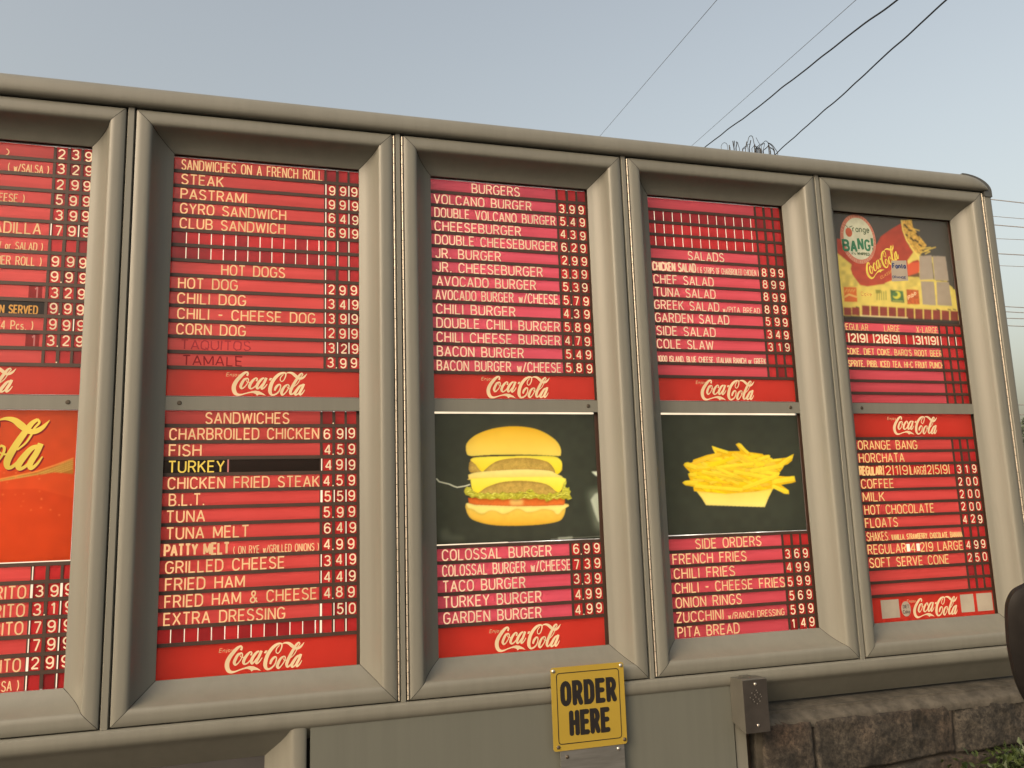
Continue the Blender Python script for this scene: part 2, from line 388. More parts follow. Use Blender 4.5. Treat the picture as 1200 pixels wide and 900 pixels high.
    g['i'] = (.04, [[(.02, 0), (.02, .62)], [(-.03, .82), (.07, .82)]])
    g['p'] = (.42, [[(0, -.25), (0, .62)], arc(.21, .31, .21, .31, 0, 360, 14)])
    g['d'] = (.42, [[(.42, 0), (.42, 1)], arc(.21, .31, .21, .31, 0, 360, 14)])
    g['k'] = (.38, [[(0, 0), (0, 1)], [(.36, .62), (0, .25)], [(.12, .36), (.38, 0)]])
    g['l'] = (.04, [[(.02, 0), (.02, 1)]])
    return g
GL = _glyphs()
def text_strokes(txt, space=.25, word=.62):
    """strokes in cap-height units, and the total width"""
    x = 0; out = []
    for ch in txt:
        if ch == ' ': x += word; continue
        w, st = GL[ch]
        for s_ in st: out.append([(x + a, b) for a, b in s_])
        x += w + space
    return out, max(x - space, .05)
def split_sharp(st, owner):
    """cut strokes at corners sharper than a right angle so each leg keeps its full width"""
    o1, o2 = [], []
    for s_, w in zip(st, owner):
        cur = [s_[0]]
        for i in range(1, len(s_)):
            cur.append(s_[i])
            if i < len(s_) - 1:
                ax, ay = s_[i][0] - s_[i - 1][0], s_[i][1] - s_[i - 1][1]; bx, by = s_[i + 1][0] - s_[i][0], s_[i + 1][1] - s_[i][1]
                if ax * bx + ay * by < -1e-4: o1.append(cur); o2.append(w); cur = [s_[i]]
        o1.append(cur); o2.append(w)
    return o1, o2
def put_text(mb, txt, x0, x1, y, h, z, mat, wt=.145, tilt=0, jitter=0, slant=0, words=None):
    """lettering fitted between x0 and x1, baseline y, cap height h (board units)"""
    st, w = text_strokes(txt)
    owner = [wi for wi, wd in enumerate(txt.split(' ')) for ch in wd for _ in GL[ch][1]]
    sx = (x1 - x0) / w
    lw = wt * h * (0.62 + 0.38 * min(1, sx / h / .95))
    st, owner = split_sharp(st, owner)
    for i, s_ in enumerate(st):
        pts = []
        for a, b in s_:
            a2 = x0 + a * sx + slant * b * h; b2 = y + b * (h - lw) + lw / 2 + tilt * a * sx
            if jitter: a2 += random.uniform(-1, 1) * jitter; b2 += random.uniform(-1, 1) * jitter
            pts.append((a2, b2))
        (mb if words is None else words.setdefault(owner[i], MB())).stroke(pts, lw, z + 0.00004 * i, mat)

# script logo, traced from the photograph in units of one 1050-pixel crop (A), its right half shifted by 937.5
def _logo():
    A = []
    A.append([(500, 335, 50), (520, 280, 40), (495, 250, 42), (430, 282, 62), (350, 365, 78), (260, 482, 88), (205, 600, 96), (200, 700, 96), (232, 780, 84), (295, 812, 58), (380, 800, 36), (470, 765, 28), (560, 735, 34)])
    A.append([(510, 395, 30), (440, 430, 55), (385, 520, 65), (355, 600, 65), (375, 652, 46), (420, 635, 28), (480, 565, 24), (525, 480, 24), (530, 420, 30), (505, 390, 30)])
    A.append([(490, 400, 15), (480, 455, 15), (520, 492, 18), (575, 490, 25)])
    A.append([(715, 448, 42), (735, 392, 32), (705, 372, 30), (640, 430, 55), (580, 520, 65), (555, 595, 65), (582, 640, 40), (640, 618, 30), (715, 545, 28)])
    A.append([(900, 355, 35), (840, 385, 52), (765, 480, 66), (725, 570, 66), (738, 628, 42), (785, 595, 35), (865, 500, 35)])
    A.append([(950, 345, 58), (890, 480, 60), (835, 590, 55), (850, 625, 36), (910, 575, 28), (965, 495, 18)])
    B = []
    B.append([(200, 640, 40), (230, 560, 58), (290, 490, 45), (335, 490, 30), (335, 560, 28), (300, 650, 32), (220, 728, 40), (140, 750, 48), (97, 695, 76), (95, 600, 86), (140, 450, 80), (220, 322, 75), (310, 232, 66), (400, 187, 46), (455, 192, 34), (463, 245, 30), (430, 340, 25), (375, 402, 22), (332, 370, 22), (350, 292, 22), (410, 222, 20)])
    B.append([(470, 190, 14), (540, 168, 36), (620, 180, 60), (690, 232, 74), (760, 285, 60), (830, 285, 58), (900, 238, 44), (968, 152, 6)])
    B.append([(850, 152, 30), (790, 205, 50), (710, 335, 66), (630, 480, 70), (572, 615, 70), (575, 690, 50), (620, 685, 36), (690, 610, 30)])
    B.append([(845, 150, 25), (866, 188, 25), (820, 252, 22), (790, 332, 22), (740, 420, 20), (660, 500, 20)])
    B.append([(500, 465, 28), (440, 512, 50), (385, 602, 65), (360, 680, 65), (382, 726, 46), (430, 696, 28), (490, 618, 24), (530, 540, 26), (535, 482, 28), (500, 462, 25)])
    B.append([(490, 470, 12), (492, 530, 12), (530, 555, 20), (575, 552, 20)])
    B.append([(880, 440, 35), (800, 475, 52), (722, 580, 66), (680, 658, 66), (694, 702, 42), (752, 668, 32), (832, 570, 30)])
    B.append([(890, 415, 58), (850, 520, 60), (793, 635, 60), (803, 690, 40), (860, 638, 28), (910, 555, 14)])
    for s_ in B: A.append([(x + 937.5, y, w) for x, y, w in s_])
    polys = [[(548, 748), (560, 720), (620, 697), (690, 680), (780, 688), (870, 730), (938, 785), (850, 766), (770, 768), (728, 802), (702, 762), (640, 742)],
             [(1000, 400), (1028, 342), (1084, 338), (1048, 404)]]
    return A, polys
def dense(s_, n=5):
    """Catmull-Rom through the traced centre line"""
    p = np.array(s_, float); q = np.vstack([2 * p[0] - p[1], p, 2 * p[-1] - p[-2]]); out = []
    for i in range(1, len(q) - 2):
        for k in range(n):
            t = k / n
            out.append(0.5 * ((2 * q[i]) + (-q[i - 1] + q[i + 1]) * t + (2 * q[i - 1] - 5 * q[i] + 4 * q[i + 1] - q[i + 2]) * t ** 2 + (-q[i - 1] + 3 * q[i] - 3 * q[i + 1] + q[i + 2]) * t ** 3))
    out.append(p[-1]); return np.array(out)
LOGO_STROKES, LOGO_POLYS = _logo()
def logo_xy(x, y):
    """crop units -> board units around the logo's centre (1030, 480)"""
    return (1.59e-4 * (x - 1030) + 3e-6 * (y - 480), -1.2e-5 * (x - 1030) - 1.6e-4 * (y - 480))
def put_logo(mb, cx, cy, sc, z, mat, rot=0, sy=1.0, fat=1.0):
    c, s = math.cos(rot), math.sin(rot)
    def tr(x, y):
        a, b = logo_xy(x, y); a *= sc; b *= sc * sy
        return (cx + a * c - b * s, cy + a * s + b * c)
    k = 0
    for st in LOGO_STROKES:
        d = dense(st); mb.stroke([tr(a, b) for a, b, _ in d], [max(2, w) * 1.6e-4 * sc * fat for _, _, w in d], z + 0.00004 * k, mat); k += 1
    for pl in LOGO_POLYS: mb.poly([tr(a, b) for a, b in pl], z + 0.00004 * k, mat); k += 1

# ================================================================ SETTING
g = MB(); g.add([(-250, -120, 0), (400, -120, 0), (400, 500, 0), (-250, 500, 0)], [(0, 1, 2, 3)], M['asphalt'])
tag(g.build('ground'), kind='structure')
g = MB(); g.add([(-6, -0.95, .10), (9, -0.95, .10), (9, 1.6, .10), (-6, 1.6, .10), (-6, -0.95, 0), (9, -0.95, 0), (9, 1.6, 0), (-6, 1.6, 0)], [(0, 1, 2, 3), (4, 5, 1, 0), (5, 6, 2, 1), (6, 7, 3, 2), (7, 4, 0, 3)], M['soil'])
tag(g.build('planting_bed'), kind='structure')
g = MB(); g.add([(-6, -1.10, 0), (9, -1.10, 0), (9, -0.952, 0), (-6, -0.952, 0), (-6, -1.09, .13), (9, -1.09, .13), (9, -0.952, .13), (-6, -0.952, .13)], [(4, 5, 6, 7), (0, 1, 5, 4), (1, 2, 6, 5), (2, 3, 7, 6), (3, 0, 4, 7)], M['kerb'])
tag(g.build('kerb'), kind='structure')

# ================================================================ MENU BOARD
XL, XR = -1.02, 4.046
board = thing('menu_board', P(1.5, -2.282, 0), 'long taupe metal drive-through menu board with five framed doors over a stone wall', 'menu board')
ZI = -0.110                                                       # plane of the lit inserts
ZB = -0.36                                                        # back of the cabinet
# outer shell: back, bottom, roof, left side and right side, rounded corner at the top right
sh = MB()
sh.box(XL, XR - .004, -2.262, 0.06, ZB - .02, ZB, M['paint_dark'])
sh.box(XL, XR - .11, 0.06, 0.082, ZB - .02, -.02, M['paint'])
sh.box(XL, XR - .02, -2.282, -2.262, ZB - .02, -.09, M['paint_dark'])
sh.box(XL - .02, XL, -2.262, 0.06, ZB - .02, -.02, M['paint'])
sh.build('cabinet_shell', board)
# roof rail along the top front
prof = [(.002, -.02), (.000, .010), (.006, .019), (.016, .0235), (.030, .025), (.045, .0245), (.058, .0215), (.069, .015), (.078, .005), (.084, -.007), (.087, -.02), (.087, -.05)]
rl = MB(); rl.extrude_x(prof + [(.002, -.05)], XL, 3.868, M['paint']); rl.build('roof_rail', board, smooth=True, angle=50)
# the rail's rounded end: a light front plate over a dark grey moulded cap
cc = (3.868, .002)
def quarter(rx, ry, n=14): return [(cc[0] + rx * math.sin(math.pi / 2 * i / n), cc[1] + ry * math.cos(math.pi / 2 * i / n)) for i in range(n + 1)]
cp = MB(); q = quarter(.174, .084); cp.prism([(cc[0] + .0005, cc[1] + .0005)] + [(cc[0] + .0005, cc[1] + .084)] + q[1:] + [(cc[0] + .174, cc[1] - .03), (cc[0] + .1265, cc[1] - .03), (cc[0] + .1265, cc[1] + .0005)], ZB - .02, .006, M['cap'])
cp.build('corner_cap', board, smooth=True, angle=35, label='dark grey rounded cap at the right end of the roof rail')
pl = MB(); rprof = prof[:]; npl = 16; vs_ = []
for i in range(npl + 1):
    t_ = i / npl; hh_ = max(.06, math.sqrt(max(0, 1 - (t_ * .985) ** 2)))
    vs_ += [P(cc[0] + .0004 + .140 * t_, .002 + (y - .002) * hh_, -.02 + (z + .02) * (1 - .18 * t_ ** 3) if z > -.019 else z) for y, z in rprof]
npr = len(rprof)
pl.add(vs_, [(i * npr + j, (i + 1) * npr + j, (i + 1) * npr + j + 1, i * npr + j + 1) for i in range(npl) for j in range(npr - 1)] + [tuple(npl * npr + j for j in range(npr))], M['paint'])
pl.build('corner_plate', board, smooth=True, angle=50)
# bottom rail with the recessed underside
prof = [(-2.221, -.02), (-2.2215, .002), (-2.228, .010), (-2.245, .013), (-2.262, .011), (-2.274, .004), (-2.281, -.006), (-2.296, -.022), (-2.325, -.048), (-2.352, -.075), (-2.378, -.1), (-2.378, -.13), (-2.221, -.13)]
rl = MB(); rl.extrude_x(prof, XL, XR - .01, M['paint']); rl.build('bottom_rail', board, smooth=True, angle=40)
# right end post
prof = [(3.9925, -.03), (3.9925, -.004), (3.996, .001), (4.030, .001), (4.040, -.003), (XR, -.012), (XR, ZB), (3.9925, ZB)]
ep = MB(); n = len(prof)
v = [P(x, -2.2215, z) for x, z in prof] + [P(x, -.0285, z) for x, z in prof]
ep.add(v, [(i, (i + 1) % n, n + (i + 1) % n, n + i) for i in range(n)] + [tuple(reversed(range(n))), tuple(range(n, 2 * n))], M['paint']); ep.build('end_post', board, smooth=True, angle=50)
# mullions
for k in range(-1, 4):
    a = .0105 if k in (1, 2) else .0125
    prof = [(k - a, -.06), (k - a, -.006), (k - a + .003, -.002), (k + a - .003, -.002), (k + a, -.006), (k + a, -.06)]
    mb = MB(); n = len(prof)
    v = [P(x, -2.2205, z) for x, z in prof] + [P(x, .0015, z) for x, z in prof]
    mb.add(v, [(i, (i + 1) % n, n + (i + 1) % n, n + i) for i in range(n)] + [tuple(reversed(range(n))), tuple(range(n, 2 * n))], M['paint'])
    mb.build('mullion', board, smooth=True, angle=50)
# dark backing behind the door gaps
bk = MB()
for k in range(-1, 5):
    bk.box(max(XL, k - .045), min(3.992, k + .045), -2.2200, -.0005, -.075, -.062, M['gap'])
bk.box(XL, 3.99, -.028, .001, -.058, -.0525, M['gap'])
bk.box(XL, 3.99, -2.2205, -2.200, -.058, -.0525, M['gap'])
bk.build('backing_frame', board)

DOOR_PROF = [(0, -.05), (0, -.006), (.0015, -.002), (.005, 0), (.020, .0015), (.036, .0015), (.047, -.0005), (.0535, -.005), (.057, -.011), (.061, -.022), (.067, -.035), (.075, -.048), (.085, -.060), (.097, -.071), (.110, -.0795), (.1255, -.0865), (.1265, -.0875), (.1265, -.0925), (.118, -.0925)]
def make_door(k, hinge_side, screw_fx):
    """door k spans board x = k .. k+1"""
    gl = .0225 if hinge_side in ('l', 'lr') else .0175
    gr = .0225 if hinge_side in ('r', 'lr') else .0175
    x0, x1, y0, y1 = k + gl, k + 1 - gr, -2.2165, -.0065
    root = MB()
    # four mitred members with a hairline gap between them
    def member(side):
        mb = root; e = .0013
        n = len(DOOR_PROF); vs = []
        for end in (0, 1):
            for d, z in DOOR_PROF:
                if side == 't': x = (x0 + d + e) if end == 0 else (x1 - d - e); y = y1 - d
                if side == 'b': x = (x0 + d + e) if end == 0 else (x1 - d - e); y = y0 + d
                if side == 'l': y = (y0 + d + e) if end == 0 else (y1 - d - e); x = x0 + d
                if side == 'r': y = (y0 + d + e) if end == 0 else (y1 - d - e); x = x1 - d
                vs.append(P(x, y, z))
        mb.add(vs, [(i, i + 1, n + i + 1, n + i) for i in range(n - 1)], M['paint'])
    for s_ in 'tblr': member(s_)
    d = root.build('door', board, smooth=True, angle=30)
    # dark mitre backing: a slightly sunken copy of the frame behind the hairline gaps
    for (cx, sx) in ((x0, 1), (x1, -1)):
        for (cy, sy) in ((y0, 1), (y1, -1)):
            b = MB(); pr = [(dd, zz - .004) for dd, zz in DOOR_PROF[2:16]]
            vs = []
            for (dd, zz) in pr:
                vs += [P(cx + sx * (dd + .004), cy + sy * (dd - .002), zz), P(cx + sx * (dd - .002), cy + sy * (dd + .004), zz)]
            b.add(vs, [(2 * i, 2 * i + 1, 2 * i + 3, 2 * i + 2) for i in range(len(pr) - 1)], M['gap']); b.build('mitre_joint', d)
    # crossbar with its screw
    bar = MB(); bar.box(x0 + .118, x1 - .118, -1.1345, -1.0845, -.100, -.0885, M['paint']); bar.build('crossbar', d)
    sx = k + .15 + .702 * screw_fx
    sc = MB(); ring = 12
    sc.add([P(sx + .0085 * math.cos(2 * math.pi * i / ring), -1.1085 + .0085 * math.sin(2 * math.pi * i / ring), -.0884) for i in range(ring)] +
           [P(sx + .006 * math.cos(2 * math.pi * i / ring), -1.1085 + .006 * math.sin(2 * math.pi * i / ring), -.0855) for i in range(ring)],
           [(i, (i + 1) % ring, ring + (i + 1) % ring, ring + i) for i in range(ring)] + [tuple(range(ring, 2 * ring))], M['screw_dark'])
    sc.build('screw', d)
    # piano hinges: a row of knuckles on a pin
    for side, hx in (('l', k + .0168), ('r', k + 1 - .0168)):
        if side not in hinge_side: continue
        h = MB(); y = -.012; step = .0405
        while y > -2.21:
            yb = max(y - step + .0022, -2.2135)
            h.tube([P(hx, y, -.0035), P(hx, yb, -.0035)], .0036 * S, M['hinge'], 8)
            y -= step
        h.tube([P(hx, -.012, -.0035), P(hx, -2.213, -.0035)], .0022 * S, M['screw_dark'], 6)
        h.build('hinge', d, smooth=True, angle=50)
    return d
doors = [make_door(-1, 'l', .955), make_door(0, 'r', .06), make_door(1, 'l', .945), make_door(2, 'l', .935), make_door(3, 'r', .065)]

# light boxes: white liner behind every window, with fluorescent tubes (real lamps) inside
for k in range(-1, 4):
    ln = MB(); x0, x1 = k + .10, k + .90
    for (ya, yb) in ((-1.105, -.085), (-2.135, -1.112)):
        z0, z1 = -.30, -.1185
        c = [P(x, y, z) for z in (z0, z1) for y in (ya, yb) for x in (x0, x1)]
        ln.add(c, [(0, 1, 3, 2), (0, 4, 5, 1), (2, 3, 7, 6), (0, 2, 6, 4), (1, 5, 7, 3)], M['liner'])
        # flange that closes the box against the back of the door
        for (a, b_, c_, d_2) in ((x0, k + .140, ya, yb), (k + .862, x1, ya, yb)): ln.quad(a, b_, c_, d_2, -.1184, M['gap'])
        for tx in (.36, .70):
            li = bpy.data.lights.new('fluorescent_tube', 'AREA'); li.shape = 'RECTANGLE'; li.size = .026 * S; li.size_y = (yb - ya - .20) * S
            li.energy = TUBE_W * 1.5; li.color = (1.0, .97, .88)
            lo = bpy.data.objects.new('fluorescent_tube', li); COL.objects.link(lo)
            lo.location = P(k + tx, (ya + yb) / 2, -.208); lo.rotation_euler = (math.pi / 2, 0, 0)
    ln.build('light_box', board)

# ================================================================ LIT MENU PANELS
KX = (CC[2] - ZI) / (CC[2] + .088)                                # window plane -> insert plane
def ix(k, fx): x = k + .15 + .702 * fx; return CC[0] + (x - CC[0]) * KX
def iy(y): return CC[1] + (y - CC[1]) * KX
PITCH = .0597
CELLS = [(.8165, .8685), (.8845, .9350), (.9480, .9980)]
STRIP_END = .8025
def gx(k, f): return k + .15 + .702 * f                           # physical fraction of the window
class Panel:
    def __init__(s, k, top, label, strip='strip', letter='letter', dx=0.0, digit='digit'):
        s.k = k; s.top = top; s.dx = dx
        y = iy(-.1435) if top else iy(-1.1337)
        s.y0 = y; s.letter = M[letter]; s.strip = M[strip]; s.digit = M[digit]
        base = iy(-1.083) if top else iy(-2.094)
        s.base = base; s.pitch = (.0594 if top else .0599) * KX
        s.root = thing('menu_insert', P(k + .5, base, ZI), label, 'menu panel', 'lit menu panels in the doors of the board')
        s.ch = MB()
        # outer channel, right-hand margin
        s.ch.box(gx(k, 1.000) + dx, gx(k, 1.04), base - .012, y + .018, ZI - .004, ZI + .003, M['rail'])
        s.ch.box(gx(k, -.03), gx(k, 1.04), y, y + .018, ZI - .004, ZI + .0042, M['rail'])
        s.ch.box(gx(k, -.03), gx(k, 1.04), base - .014, base, ZI - .004, ZI + .0042, M['rail'])
        s.ch.box(gx(k, -.03), gx(k, -.012), base, y, ZI - .004, ZI + .003, M['rail'])
    def rowspan(s, r):                                            # (bottom, top) of the visible strip of row r
        t = s.y0 - s.pitch * r; return t - s.pitch + .0062, t - .0062
    def rail_below(s, r, full=True):
        yb = s.y0 - s.pitch * (r + 1)
        s.ch.box(gx(s.k, -.012), gx(s.k, 1.000) + s.dx, yb - .0066, yb + .0066, ZI - .016, ZI + .0042, M['rail'])
    def cell(s, i): return gx(s.k, CELLS[i][0]) + s.dx, gx(s.k, CELLS[i][1]) + s.dx
    def dividers(s, r0, r1):
        yt = s.y0 - s.pitch * r0 - .0066; yb = s.y0 - s.pitch * (r1 + 1) + .0066
        for a, b in ((STRIP_END, CELLS[0][0]), (CELLS[0][1], CELLS[1][0]), (CELLS[1][1], CELLS[2][0])):
            s.ch.box(gx(s.k, a) + s.dx, gx(s.k, b) + s.dx, yb, yt, ZI - .003, ZI + .0036, M['rail'])
    def row(s, r, texts, price=('', '', ''), strip=None, letter=None, bars=None, tile=None, label=None, extra=None, slots=True):
        yb, yt = s.rowspan(r); k = s.k; h = yt - yb
        xs0, xs1 = gx(k, -.012), gx(k, STRIP_END) + s.dx
        st = MB(); sm = strip or s.strip
        if bars:                                                  # row of unused digit tiles: bright slits between them
            e = [ix(k, bars[0] + (bars[1] - bars[0]) * i / 11) for i in range(12)]; p = xs0
            for i, b in enumerate(e):
                st.quad(p, b - .0016, yb - .003, yt + .003, ZI, M['tile_dark'] if (i * 7 + r * 3) % 5 < bars[2] else M['tile'])
                p = b + .0016
            st.quad(p, xs1, yb - .003, yt + .003, ZI, M['tile'])
        else: st.quad(xs0, xs1 + .003, yb - .003, yt + .003, ZI, sm)
        sob = st.build('menu_strip', s.root, label=label)
        lt = MB()
        if bars:
            for i, b in enumerate(e): MB().quad(b - .0014, b + .0014, yb + .001, yt - .002, ZI + .0006, M['white_gap']).build('bright_slit', sob)
        elif texts:
            for t in texts:
                txt, fa, fb = t[0], t[1], t[2]
                hh = min(.97, (t[3] if len(t) > 3 else .80) * 1.19) * h
                mt = t[4] if len(t) > 4 else (letter or s.letter)
                wd = {}; wt = t[5] if len(t) > 5 else .122
                put_text(lt, txt, ix(k, fa), ix(k, fb), yb + .0 * h + (t[6] * h if len(t) > 6 else 0), hh, ZI + .0006, mt, wt, tilt=random.uniform(-.006, .006), jitter=(t[7] if len(t) > 7 else 0), words=wd)
                for q_ in wd.values(): q_.build('lettering', sob)
        if not slots: return sob
        for i in range(3):
            a, b = s.cell(i); tl = MB(); c = price[i] if i < len(price) else ''
            tm = tile or (M['tile_dark'] if ((r * 5 + i * 3 + k) % 7 == 0) else M['tile'])
            bar = c.startswith('|'); thick = c.startswith('||')
            tl.quad(a - .002, b + .002, yb - .003, yt + .003, ZI, tm)
            to = tl.build('price_tile', s.root)
            dg = MB(); has = False
            if bar:
                w = .0075 if thick else .0036; ap = a - .001 if not thick else a - .003
                dg.quad(ap - .004, ap - .004 + w, yb + .001, yt - .001, ZI + .0046, M['white_gap']); has = True
            c2 = c.lstrip('|').rstrip('.')
            if c2:
                w = GL[c2][0] * .80 * h; cx = (a + b) / 2 + (.003 if bar else .0) + random.uniform(-.002, .002); yo = random.uniform(-.03, .06) * h
                put_text(dg, c2, cx - w / 2, cx + w / 2, yb + .05 * h + yo, .86 * h, ZI + .0007, s.digit, .125); has = True
            if c.endswith('.'):
                dg.quad(b + .0012, b + .0056, yb + .02 * h, yb + .02 * h + .0045, ZI + .0047, s.digit); has = True
            if has: dg.build('digit', to)
        return sob
    def logo(s, yb, yt, cx, sc=1.0, enjoy=True, name='logo_strip'):
        k = s.k; m = MB(); m.quad(gx(k, -.012), gx(k, 1.000) + s.dx, yb, yt, ZI, M['logo_red']); o = m.build(name, s.root)
        l = MB(); cy = (yt + yb) / 2
        put_logo(l, cx, cy, sc, ZI + .0006, M['logo_letter'])
        if enjoy: put_text(l, 'Enjoy', cx - .160, cx - .112, cy + .026, .0145, ZI + .0006, M['letter'], .11, slant=.2)
        for i in range(7): l.quad(cx - .012 + i * .0075, cx - .0075 + i * .0075, cy - .0555, cy - .0535, ZI + .0006, M['dim_letter'])
        l.build('script_lettering', o); return o
    def done(s): s.ch.build('channel_frame', s.root)

PR = lambda t: tuple(t.split('_'))
def p3(s): return (s[0] + '.', s[1], s[2])
def p3n(s): return (s[0], s[1], s[2])

# ---- second door, upper: hot sandwiches and hot dogs
p = Panel(0, True, 'red lit menu panel listing hot dogs, with dark handwritten lines, above the sandwiches panel', 'strip_warm', 'letter')
B12 = (.068, .773)
rows = [([('SANDWICHES ON A FRENCH ROLL', .033, .789)], ('', '', '')), ([('STEAK', .035, .25)], ('|9', '9', '|9')), ([('PASTRAMI', .034, .374)], ('|9', '9', '|9')),
        ([('GYRO SANDWICH', .034, .588)], ('|6', '4', '|9')), ([('CLUB SANDWICH', .035, .585)], ('|6', '9', '|9')), None, None,
        ([('HOT DOGS', .255, .586)], ('|', '', '|')), ([('HOT DOG', .037, .336)], ('|2', '9', '9')), ([('CHILI DOG', .036, .381)], ('|3', '4', '|9')),
        ([('CHILI - CHEESE DOG', .038, .753)], ('|3', '9', '|9')), ([('CORN DOG', .036, .383)], ('|2', '9', '|9')),
        ([('TAQUITOS', .06, .41, .70, M['marker_faint'], .11, .05, .0012)], ('|3', '|2', '|9')), ([('TAMALE', .07, .37, .70, M['marker'], .11, .05, .0012)], ('3.', '9', '9'))]
for i, r in enumerate(rows):
    if r is None: p.row(i, None, ('|', '|', '|'), bars=(*B12, 1 if i == 5 else 4))
    else: p.row(i, r[0], r[1])
    p.rail_below(i)
p.dividers(0, 13); p.logo(iy(-1.0815), p.y0 - p.pitch * 14 - .0066, ix(0, .517), 1.0); p.done()

# ---- second door, lower: sandwiches
p = Panel(0, False, 'red lit menu panel listing sandwiches, with one black strip lettered in yellow', 'strip_warm', 'letter', dx=-.0115)
rows = [([('SANDWICHES', .194, .618)], ('.', '', '')), ([('CHARBROILED CHICKEN', .02, .776)], ('6', '9', '|9')), ([('FISH', .02, .173)], ('4.', '5', '9')),
        ('T',), ([('CHICKEN FRIED STEAK', .02, .78)], ('4.', '5', '9')), ([('B.L.T.', .028, .195)], ('||5', '|5', '|9')), ([('TUNA', .018, .2)], ('5.', '9', '9')),
        ([('TUNA MELT', .02, .42)], ('6', '4', '|9')), ([('PATTY MELT', .014, .324, .80, M['letter'], .19), ('( ON RYE w/GRILLED ONIONS )', .348, .78, .52)], ('4.', '9', '9')),
        ([('GRILLED CHEESE', .022, .603)], ('|3', '4', '|9')), ([('FRIED HAM', .024, .403)], ('|4', '4', '|9')), ([('FRIED HAM & CHEESE', .024, .77)], ('4.', '8', '9')),
        ([('EXTRA DRESSING', .022, .608)], ('||', '|5', '|0')), None]
for i, r in enumerate(rows):
    if r is None: p.row(i, None, ('||', '|', '|'), bars=(.055, .765, 3))
    elif r[0] == 'T':
        p.row(i, [('TURKEY', .019, .29, .80, M['yellow_letter']), ('|', .309, .313, .9, M['dim_letter'])], ('|4', '9', '|9'), strip=M['black_strip'], label='black strip lettered TURKEY in yellow')
    else: p.row(i, r[0], r[1])
    p.rail_below(i)
p.dividers(0, 13); p.logo(iy(-2.094), p.y0 - p.pitch * 14 - .0066, ix(0, .514), 1.0); p.done()

# ---- third door, upper: burgers
p = Panel(1, True, 'red lit menu panel listing burgers from volcano burger to bacon burger', 'strip_pink', 'letter_pink')
rows = [('BURGERS', .255, .554, ''), ('VOLCANO BURGER', .02, .627, '399'), ('DOUBLE VOLCANO BURGER', .022, .78, '549'), ('CHEESEBURGER', .022, .553, '439'), ('DOUBLE CHEESEBURGER', .022, .78, '629'),
        ('JR. BURGER', .024, .42, '299'), ('JR. CHEESEBURGER', .025, .683, '339'), ('AVOCADO BURGER', .027, .636, '539'), ('AVOCADO BURGER w/CHEESE', .02, .775, '579'), ('CHILI BURGER', .022, .5, '439'),
        ('DOUBLE CHILI BURGER', .022, .78, '589'), ('CHILI CHEESE BURGER', .022, .78, '479'), ('BACON BURGER', .022, .543, '549'), ('BACON BURGER w/CHEESE', .02, .778, '589')]
for i, (t, a, b, c) in enumerate(rows):
    p.row(i, [(t, a, b)], p3(c) if c else ('', '', '')); p.rail_below(i)
p.dividers(0, 13); p.logo(iy(-1.0815), p.y0 - p.pitch * 14 - .0066, ix(1, .5075), 1.0); p.done()

# ---- fourth door, upper: salads
p = Panel(2, True, 'red lit menu panel listing salads below three rows of empty slots', 'strip', 'letter_pink')
rows = [([], ''), None, None, None, ([('SALADS', .265, .524)], ''), ([('CHICKEN SALAD', .008, .31, .8, M['letter_pink'], .2), ('( 6 STRIPS OF CHARBROILED CHICKEN )', .327, .776, .55)], '899'),
        ([('CHEF SALAD', .01, .433)], '899'), ([('TUNA SALAD', .012, .44)], '899'), ([('GREEK SALAD', .003, .46), ('w/PITA BREAD', .49, .763, .5)], '899'), ([('GARDEN SALAD', .004, .526)], '599'),
        ([('SIDE SALAD', .008, .42)], '349'), ([('COLE SLAW', .005, .398)], '319'), ([('1000 ISLAND, BLUE CHEESE, ITALIAN RANCH or GREEK', .005, .774, .52, M['letter_pink'], .17)], ''), ([], '')]
for i, r in enumerate(rows):
    if r is None: p.row(i, None, ('', '', ''), bars=(.04, .75, 5 if i == 1 else 0))
    else: p.row(i, r[0], p3n(r[1]) if r[1] else ('', '', ''))
    p.rail_below(i)
p.dividers(0, 13); p.logo(iy(-1.0815), p.y0 - p.pitch * 14 - .0066, ix(2, .483), 1.0); p.done()

# ================================================================ printed pictures (painted per vertex of a fine grid)
def inside(poly, X, Y):
    r = np.zeros(X.shape, bool); n = len(poly)
    for i in range(n):
        x1, y1 = poly[i]; x2, y2 = poly[(i + 1) % n]
        if y1 == y2: continue
        c = ((y1 > Y) != (y2 > Y)) & (X < (x2 - x1) * (Y - y1) / (y2 - y1) + x1); r ^= c
    return r
def vnoise(X, Y, sc, seed=0):
    """smooth value noise"""
    r = np.random.default_rng(seed); T = r.random((64, 64)); x = X / sc; y = Y / sc
    xi = np.floor(x).astype(int); yi = np.floor(y).astype(int); fx = x - xi; fy = y - yi; fx = fx * fx * (3 - 2 * fx); fy = fy * fy * (3 - 2 * fy)
    t = lambda a, b: T[a % 64, b % 64]
    return (t(xi, yi) * (1 - fx) + t(xi + 1, yi) * fx) * (1 - fy) + (t(xi, yi + 1) * (1 - fx) + t(xi + 1, yi + 1) * fx) * fy
